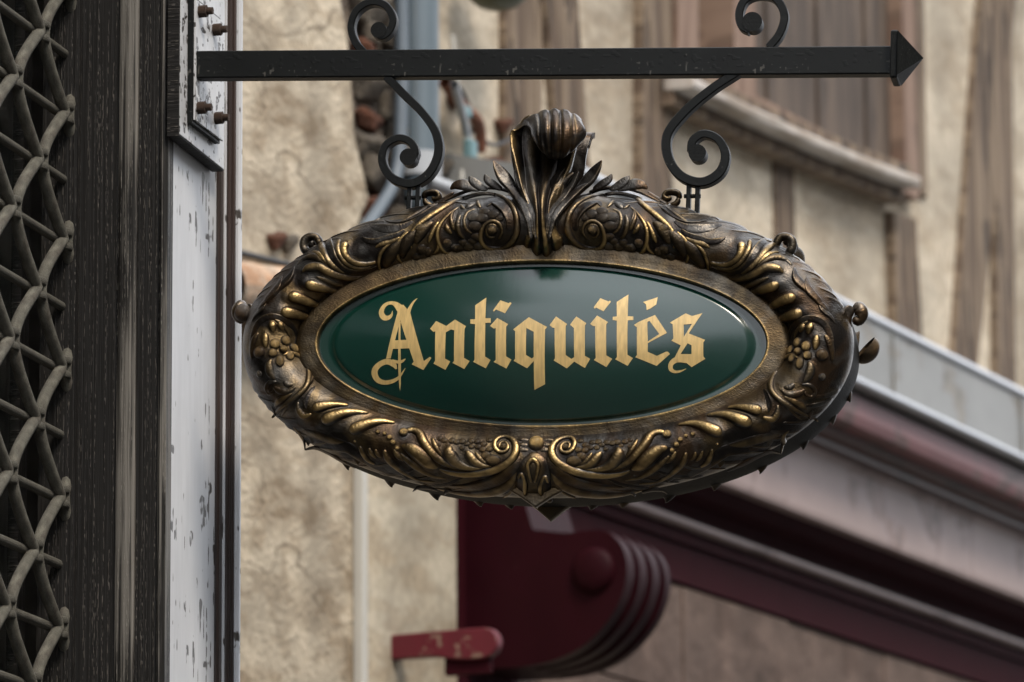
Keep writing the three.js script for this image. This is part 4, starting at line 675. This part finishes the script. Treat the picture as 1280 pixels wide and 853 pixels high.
// thorns: the tips of the leaf work of both faces stand out from the rim
{
  const tip = (t, z, len, wd, lean) => {
    const c = Math.cos(t), s = Math.sin(t), n = new THREE.Vector2(c / (A0 + TW), s / (B0 + TW)).normalize(), q = z > 0 ? TW * Math.sqrt(Math.max(0, 1 - (z / TZ) ** 2)) : TW * 0.935, x = (A0 + q) * c, y = (B0 + q) * s;
    const g = new THREE.CylinderGeometry(0.16, 1, 1, 12, 4); const p = g.attributes.position; for (let i = 0; i < p.count; i++) { const h = p.getY(i) + 0.5; p.setX(i, p.getX(i) + lean * h * h); p.setZ(i, p.getZ(i) * 0.8); } g.translate(0, 0.36, 0);
    const m = new THREE.Matrix4().makeBasis(new THREE.Vector3(-n.y * wd, n.x * wd, 0), new THREE.Vector3(n.x * len, n.y * len, 0), new THREE.Vector3(0, 0, wd)).setPosition(x, y, z); g.applyMatrix4(m); g.computeVertexNormals(); return paintGeo(g, 0.05);
  };
  for (const [d, z0, len, wd, lean] of [[203, -0.05, 0.014, 0.012, 0.8], [214, -0.055, 0.016, 0.012, 0.8], [226, -0.055, 0.018, 0.013, 0.8], [237, -0.055, 0.018, 0.013, 0.6], [247, -0.055, 0.02, 0.014, 0.6], [256, -0.055, 0.016, 0.012, 0.4], [262, -0.055, 0.014, 0.012, 0.4], [194, -0.05, 0.014, 0.012, 0.8], [208, 0.035, 0.011, 0.011, 0.8], [221, 0.035, 0.012, 0.011, 0.6], [233, 0.035, 0.012, 0.011, 0.6], [244, 0.035, 0.011, 0.011, 0.6], [172, -0.05, 0.016, 0.016, -0.8], [163, -0.05, 0.018, 0.018, -0.8], [154, -0.05, 0.018, 0.018, -0.8], [146, -0.05, 0.016, 0.016, -0.8]]) both('thorn', tip(d * Math.PI / 180, z0 < 0 ? -0.12 : z0, len * 0.62, wd * 1.0, lean * 0.9));
}
// cupped leaf tips of the far face on the shoulders and sides
for (const [x, y, r, a] of [[-0.425, 0.185, 0.026, 2.3], [-0.560, 0.02, 0.028, 3.0]]) { const g = new THREE.SphereGeometry(r, 20, 14, 0, Math.PI * 2, 0, 1.75); g.scale(1, 0.8, 0.8); g.rotateZ(a - 1.57 + 0.9); g.rotateX(0.5); g.translate(x, y, -0.13); both('curl', paintGeo(g, 0.05)); }
const ringPart = (isRear) => {
  const NT = isRear ? 400 : 1000, NS = isRear ? 30 : 70, pos = [], col = [], uv = [], idx = [];
  for (let i = 0; i <= NT; i++) for (let j = 0; j <= NS; j++) {
    const t = i / NT * Math.PI * 2, th = isRear ? Math.PI / 2 + j / NS * Math.PI : (j / NS - 0.5) * Math.PI * 1.002, k = 1 + 0.012 * (fbm(i * (isRear ? 0.1 : 0.04), j * 0.1, 256, 256, 3) - 0.5) * (i === NT ? 0 : 1);
    const sq = (a) => Math.sign(a) * Math.abs(a) ** 0.55, rear = isRear;      // round in front, boxier behind
    const q = TW * (rear ? sq(Math.sin(th)) : Math.sin(th)) * k, x = (A0 + q) * Math.cos(t), y = (B0 + q) * Math.sin(t), z = (rear ? TR * sq(Math.cos(th)) : TZ * Math.cos(th)) * k, cz = Math.cos(th), up = cz > 0 ? reliefAt(x, y) * sstep(0, 0.25, cz) : 0;
    const n2 = Math.hypot(Math.cos(t) / (A0 + q), Math.sin(t) / (B0 + q)), nx = Math.cos(t) / (A0 + q) / n2 * Math.sin(th), ny = Math.sin(t) / (B0 + q) / n2 * Math.sin(th);
    pos.push(x + nx * up, y + ny * up, z + cz * up); uv.push(t * 0.4, th * 0.07); col.push(...patina(x, y, z, 0.12 * sstep(0.5, 0.62, fbm(x * 16 + 70, y * 16 + 70, 256, 256, 3))));
    if (i < NT && j < NS) { const m = i * (NS + 1) + j; idx.push(m, m + 1, m + NS + 1, m + 1, m + NS + 2, m + NS + 1); }
  }
  return geom(pos, col, uv, idx);
};
frame.geometry = ringPart(false);
part('rim', ringPart(true), new THREE.MeshPhysicalMaterial({ color: new THREE.Color(0.016, 0.0145, 0.012), roughness: 0.6, specularIntensity: 0.06, bumpMap: grain, bumpScale: 0.0004 }), sign);

// --- finial: a leaf that rises from the crown and rolls over at its tip
const finialLeaf = (rear) => {
  // outline of the leaf from its foot, up, over and round the roll: height and both edges on the drawing, and depth
  const all = [[319, 0.05, 653, 705], [305, 0.088, 657, 700], [288, 0.098, 661, 693], [270, 0.100, 662, 690], [252, 0.092, 657, 694], [236, 0.076, 650, 703], [216, 0.054, 645, 715], [195, 0.037, 641, 722], [172, 0.030, 640, 726], [155, 0.036, 644, 728], [144, 0.054, 653, 728], [141, 0.076, 660, 728], [147, 0.099, 661, 729], [159, 0.115, 661, 730], [172, 0.119, 661, 730], [186, 0.112, 664, 727], [195, 0.096, 669, 722], [196, 0.076, 675, 715], [188, 0.062, 680, 708], [177, 0.060, 684, 703]];
  const st = rear ? all.slice(0, 12) : all;
  const at3 = (u, v, z) => { const [x, y] = plan(u, v, z); return new THREE.Vector3(x, y, z); };
  const mk = (f) => new THREE.CatmullRomCurve3(st.map(f), false, 'centripetal'), cm = mk(([v, z, l, r]) => at3((l + r) / 2, v, z)), n = st.length - 1;
  const lerp = (q, k) => { const f = q * n, i = Math.min(n - 1, Math.floor(f)); return mix(st[i][k], st[i + 1][k], f - i); };
  const [, yc] = plan(695, 169, 0.078), zc = 0.078, N = 150, K = 72, pos = [], col = [], uv = [], idx = [];
  for (let sd = 0; sd < 2; sd++) for (let i = 0; i <= N; i++) for (let k = 0; k <= K; k++) {
    const q = i / N, c = cm.getPoint(q), T = cm.getTangent(q), a = (k / K - 0.5) * 2, hw = (lerp(q, 3) - lerp(q, 2)) / 2 / 691, nr = new THREE.Vector3(0, -T.z, T.y).normalize();
    const f = q * n, roll = rear ? 0 : sstep(8.5, 12, f), hood = sstep(4.5, 7.5, f) * (1 - sstep(9, 11, f)), foot = 1 - sstep(3.5, 6, f);
    const rib = 1 - Math.abs(Math.sin(a * 5.6 + 0.5 + 0.5 * q)) ** 0.7, rim = Math.exp(-(((Math.abs(a) - 0.93) / 0.07) ** 2));
    let gr = 0; for (const g0 of [-0.62, -0.22, 0.16, 0.6]) gr = Math.max(gr, Math.exp(-(((a - g0) / 0.085) ** 2)));
    const cup = hood * 0.022 * a * a - foot * 0.024 * a * a;
    let d = sd ? -0.007 + 0.0048 * gr * roll * (1 - sstep(15, 18, f)) : 0.0085 * (1 - rib) * (1 - 0.3 * hood) + 0.003 * rim; d += cup;
    const p = c.clone().addScaledVector(nr, d), sh = mix(1, Math.sqrt(1 - 0.86 * a * a), roll);
    p.x += a * hw; p.y = yc + (p.y - yc) * sh; p.z = zc + (p.z - zc) * sh; pos.push(p.x, p.y, p.z); uv.push(p.x, p.y);
    const crest = sd ? roll * 0.3 * (sstep(0.1, 0.4, gr) * (1 - sstep(0.4, 0.8, gr))) : 0.5 * sstep(0.72, 0.95, 1 - rib) * (0.35 + 0.65 * foot) + 0.5 * rim * (1 - roll);
    col.push(...patina(p.x, p.y, p.z, crest));
    const o = sd * (N + 1) * (K + 1);
    if (i < N && k < K) { const m = o + i * (K + 1) + k; sd ? idx.push(m, m + K + 1, m + 1, m + 1, m + K + 1, m + K + 2) : idx.push(m, m + 1, m + K + 1, m + 1, m + K + 2, m + K + 1); }
    if (!sd && i < N && (k === 0 || k === K)) { const m = i * (K + 1) + k, w = m + (N + 1) * (K + 1); idx.push(m, m + K + 1, w, w, m + K + 1, w + K + 1); }
  }
  return geom(pos, col, uv, idx);
};
const finial = part('finial', finialLeaf(false), bronze, sign);
{
  // rolled edge that leads into the curl on the left
  const rr = (pts, o) => part('edge_roll', ridge(pts, o), bronze, finial);
  rr([[664, 268, 2.5], [657, 245, 4], [648, 222, 4.5], [643.5, 200, 4.5], [642, 182, 4.5], [645, 166, 4.5], [653, 153, 4], [664, 145, 3]], { z: (u, v) => 0.036 + 0.03 * sstep(200, 262, v) + 0.03 * sstep(170, 145, v), gold: 0.5, h: 1.1, thin: true });
  // leaves that fan out from its waist
  for (const [m, pts] of [[1, [[664, 300, 2], [661, 276, 4.5], [652, 254, 6], [640, 238, 5], [630, 230, 1.5]]], [1, [[668, 296, 2], [664, 268, 4], [656, 244, 5.5], [648, 226, 4.5], [643, 214, 1.5]]], [1, [[670, 300, 2], [668, 272, 3.5], [663, 246, 4], [657, 224, 3]]]])
    { const g = ridge(pts, { z: (u, v) => mix(0.062, 0.099, sstep(232, 278, v)), gold: 0.35, h: 0.9, hollow: 0.35, thin: true }); part(LEAF, g, bronze, finial); const q = mirror(g); q.translate(0.001 * m, 0, 0); part(LEAF, q, bronze, finial); }
  // far side of the finial
  const back = finialLeaf(true); back.scale(1.02, 0.97, -0.8); back.computeVertexNormals(); part('rear_leaf', back, bronze, finial);
  // small trefoil leaves and beads at its foot
  const leaf = (pts, o) => { const q = ridge(pts.map(Z2), o); part(LEAF, q, bronze, finial); };
  leaf([[930, 310, 12], [935, 230, 26], [970, 150, 26], [1035, 80, 6]], { z: 0.075, gold: 0.4, h: 0.8, hollow: -0.5 });
  leaf([[950, 320, 12], [990, 230, 28], [1050, 170, 26], [1115, 120, 10]], { z: 0.07, gold: 0.25, h: 0.7 });
  leaf([[880, 780, 10], [905, 600, 16], [905, 420, 16], [930, 310, 12]], { gold: 0.5, h: 1 });
  leaf([[940, 790, 20], [925, 680, 24], [915, 560, 16], [918, 480, 8]], { gold: 0.5, h: 0.9 });
}

// ------------------------------------------------------------------ the iron bracket it hangs from
{
  const t = signGroup('sign_bracket', 'black wrought iron bracket bar with scrolls and a pointed end', 'bracket', [-0.63, 0.51, 0]);
  const off = [0.63, -0.51], P2 = (u, v) => { const [x, y] = plan(u, v, 0); return [x + off[0], y + off[1]]; };
  const [xa, ya] = P2(246, 79.5), [xb, yb] = P2(1116, 74.5), hb = 0.0195;
  part('bar', box(xa - 0.02, xb, Math.min(ya, yb) - hb, Math.max(ya, yb) + hb - 0.0, -0.015, 0.015, 0.003), M.iron, t);
  const w = new RoundedBoxGeometry(0.014, 0.088, 0.07, 2, 0.004); part('end_collar', w, M.iron, t, [xb + 0.006, yb, 0]);
  const c = new THREE.ConeGeometry(0.058, 0.043, 4, 1); c.rotateY(Math.PI / 4); c.rotateZ(-Math.PI / 2); const cg = c.toNonIndexed(); cg.computeVertexNormals(); part('end_point', cg, M.iron, t, [xb + 0.034, yb, 0]);
  // scrolls of flat bar: rectangular section swept along the drawn line
  const flat = (pts, z0 = 0.013) => {
    const cv = new THREE.CatmullRomCurve3(pts.map(([u, v, r]) => new THREE.Vector3(...P2(u, v), r / 690)), false, 'centripetal'), N = 90, pos = [], uv = [], idx = [], sec = [[-1, 0.8], [-0.8, 1], [0.8, 1], [1, 0.8], [1, -0.8], [0.8, -1], [-0.8, -1], [-1, -0.8]], K = sec.length; let L = 0, pr;
    for (let i = 0; i <= N; i++) {
      const q = cv.getPointAt(i / N), T = cv.getTangentAt(i / N), m = Math.hypot(T.x, T.y), nx = -T.y / m, ny = T.x / m; if (pr) L += q.distanceTo(pr); pr = q;
      sec.forEach(([a, b], k) => { pos.push(q.x + nx * a * q.z, q.y + ny * a * q.z, b * z0); uv.push(L, k * 0.01); });
      if (i < N) for (let k = 0; k < K; k++) { const a = i * K + k, b = i * K + (k + 1) % K; idx.push(a, b, a + K, b, b + K, a + K); }
    }
    for (let k = 1; k < K - 1; k++) { idx.push(0, k + 1, k); const o = N * K; idx.push(o, o + k, o + k + 1); }
    const g = geom(pos, null, uv, idx).toNonIndexed(); g.computeVertexNormals(); return g;
  };
  const S3 = sheet(400, 0, 3.553), S4 = sheet(780, 0, 2.56);
  const scroll = (map, pts, end, er) => { const s = part('scroll', flat(pts.map(map)), M.iron, t); const e = map([...end, er]), [x, y] = P2(e[0], e[1]); const g = new THREE.CylinderGeometry(e[2] / 690, e[2] / 690, 0.029, 20, 1); g.rotateX(Math.PI / 2); part('scroll_eye', g, M.iron, s, [x, y, 0]); };
  scroll(S3, [[185, 225, 20], [140, 165, 17], [122, 95, 16], [150, 22, 17], [215, -14, 17], [280, 5, 17], [313, 65, 17], [298, 120, 17], [262, 145, 17], [235, 130, 14]], [250, 118], 36);
  scroll(S3, [[285, 330, 18], [365, 410, 18], [450, 495, 18], [512, 590, 19], [522, 680, 20], [480, 770, 20], [400, 815, 20], [310, 785, 19], [268, 710, 18], [285, 640, 17], [345, 608, 17], [400, 630, 17], [418, 680, 17], [400, 710, 14]], [388, 697], 38);
  scroll(S4, [[372, 232, 14], [290, 285, 14], [195, 365, 15], [142, 440, 15], [148, 515, 15], [190, 570, 15], [255, 588, 15], [312, 555, 15], [328, 500, 14], [305, 450, 13], [258, 433, 13], [225, 455, 14], [220, 490, 14]], [240, 496], 28);
  scroll(S4, [[470, 155, 13], [505, 110, 13], [520, 50, 13], [492, -5, 13], [440, -18, 13], [395, 0, 13], [376, 45, 13], [385, 85, 13], [410, 100, 12]], [418, 73], 32);
  // hangers, each a pair of straps and a pin
  for (const [u, v0, v1] of [[514, 228, 270], [866, 228, 275]]) for (const du of [-5.5, 5.5]) { const [x, y0] = P2(u + du, v1), [, y1] = P2(u + du, v0); part('hanger_strap', box(x - 0.004, x + 0.004, y0, y1, -0.008, 0.008, 0.0015), M.iron, t); }
  for (const [u, v] of [[514, 246], [866, 246]]) { const g = new THREE.CylinderGeometry(0.004, 0.004, 0.03, 8); g.rotateZ(Math.PI / 2); const [x, y] = P2(u, v); part('hanger_pin', g, M.iron, t, [x, y, 0]); }
  // mounting plate and bolts lie against the backing board
  const c1 = new THREE.CylinderGeometry(0.026, 0.030, 0.05, 10); c1.rotateZ(Math.PI / 2); 
}
{
  const t = onFacade(NEAR, 'mounting_plate', 'white painted steel plate with four rusty bolts holding the bracket bar', 'plate', 0.075, 3.676, 0.0275);
  part('packing', box(-0.089, 0.08, -0.006, 0.234, 0, 0.0095), M.iron, t); part('plate', box(-0.085, 0.086, 0, 0.228, 0.01, 0.0145, 0.001), M.peelPaint, t);
  const hex = new THREE.CylinderGeometry(0.0118, 0.0118, 0.016, 6); hex.rotateX(Math.PI / 2);
  const shank = new THREE.CylinderGeometry(0.007, 0.007, 0.03, 10); shank.rotateX(Math.PI / 2);
  for (const [x, y] of [[-0.066, 0.209], [0.022, 0.197], [-0.07, 0.026], [0.036, 0.032]]) { const b = part('bolt', hex, M.rust, t, [x, y, 0.0215]); part('shank', shank, M.rust, b, [0, 0, 0.004]); }
}

scene.traverse(o => { if (o.isMesh) { o.castShadow = true; o.receiveShadow = true; } });
renderer.render(scene, camera);
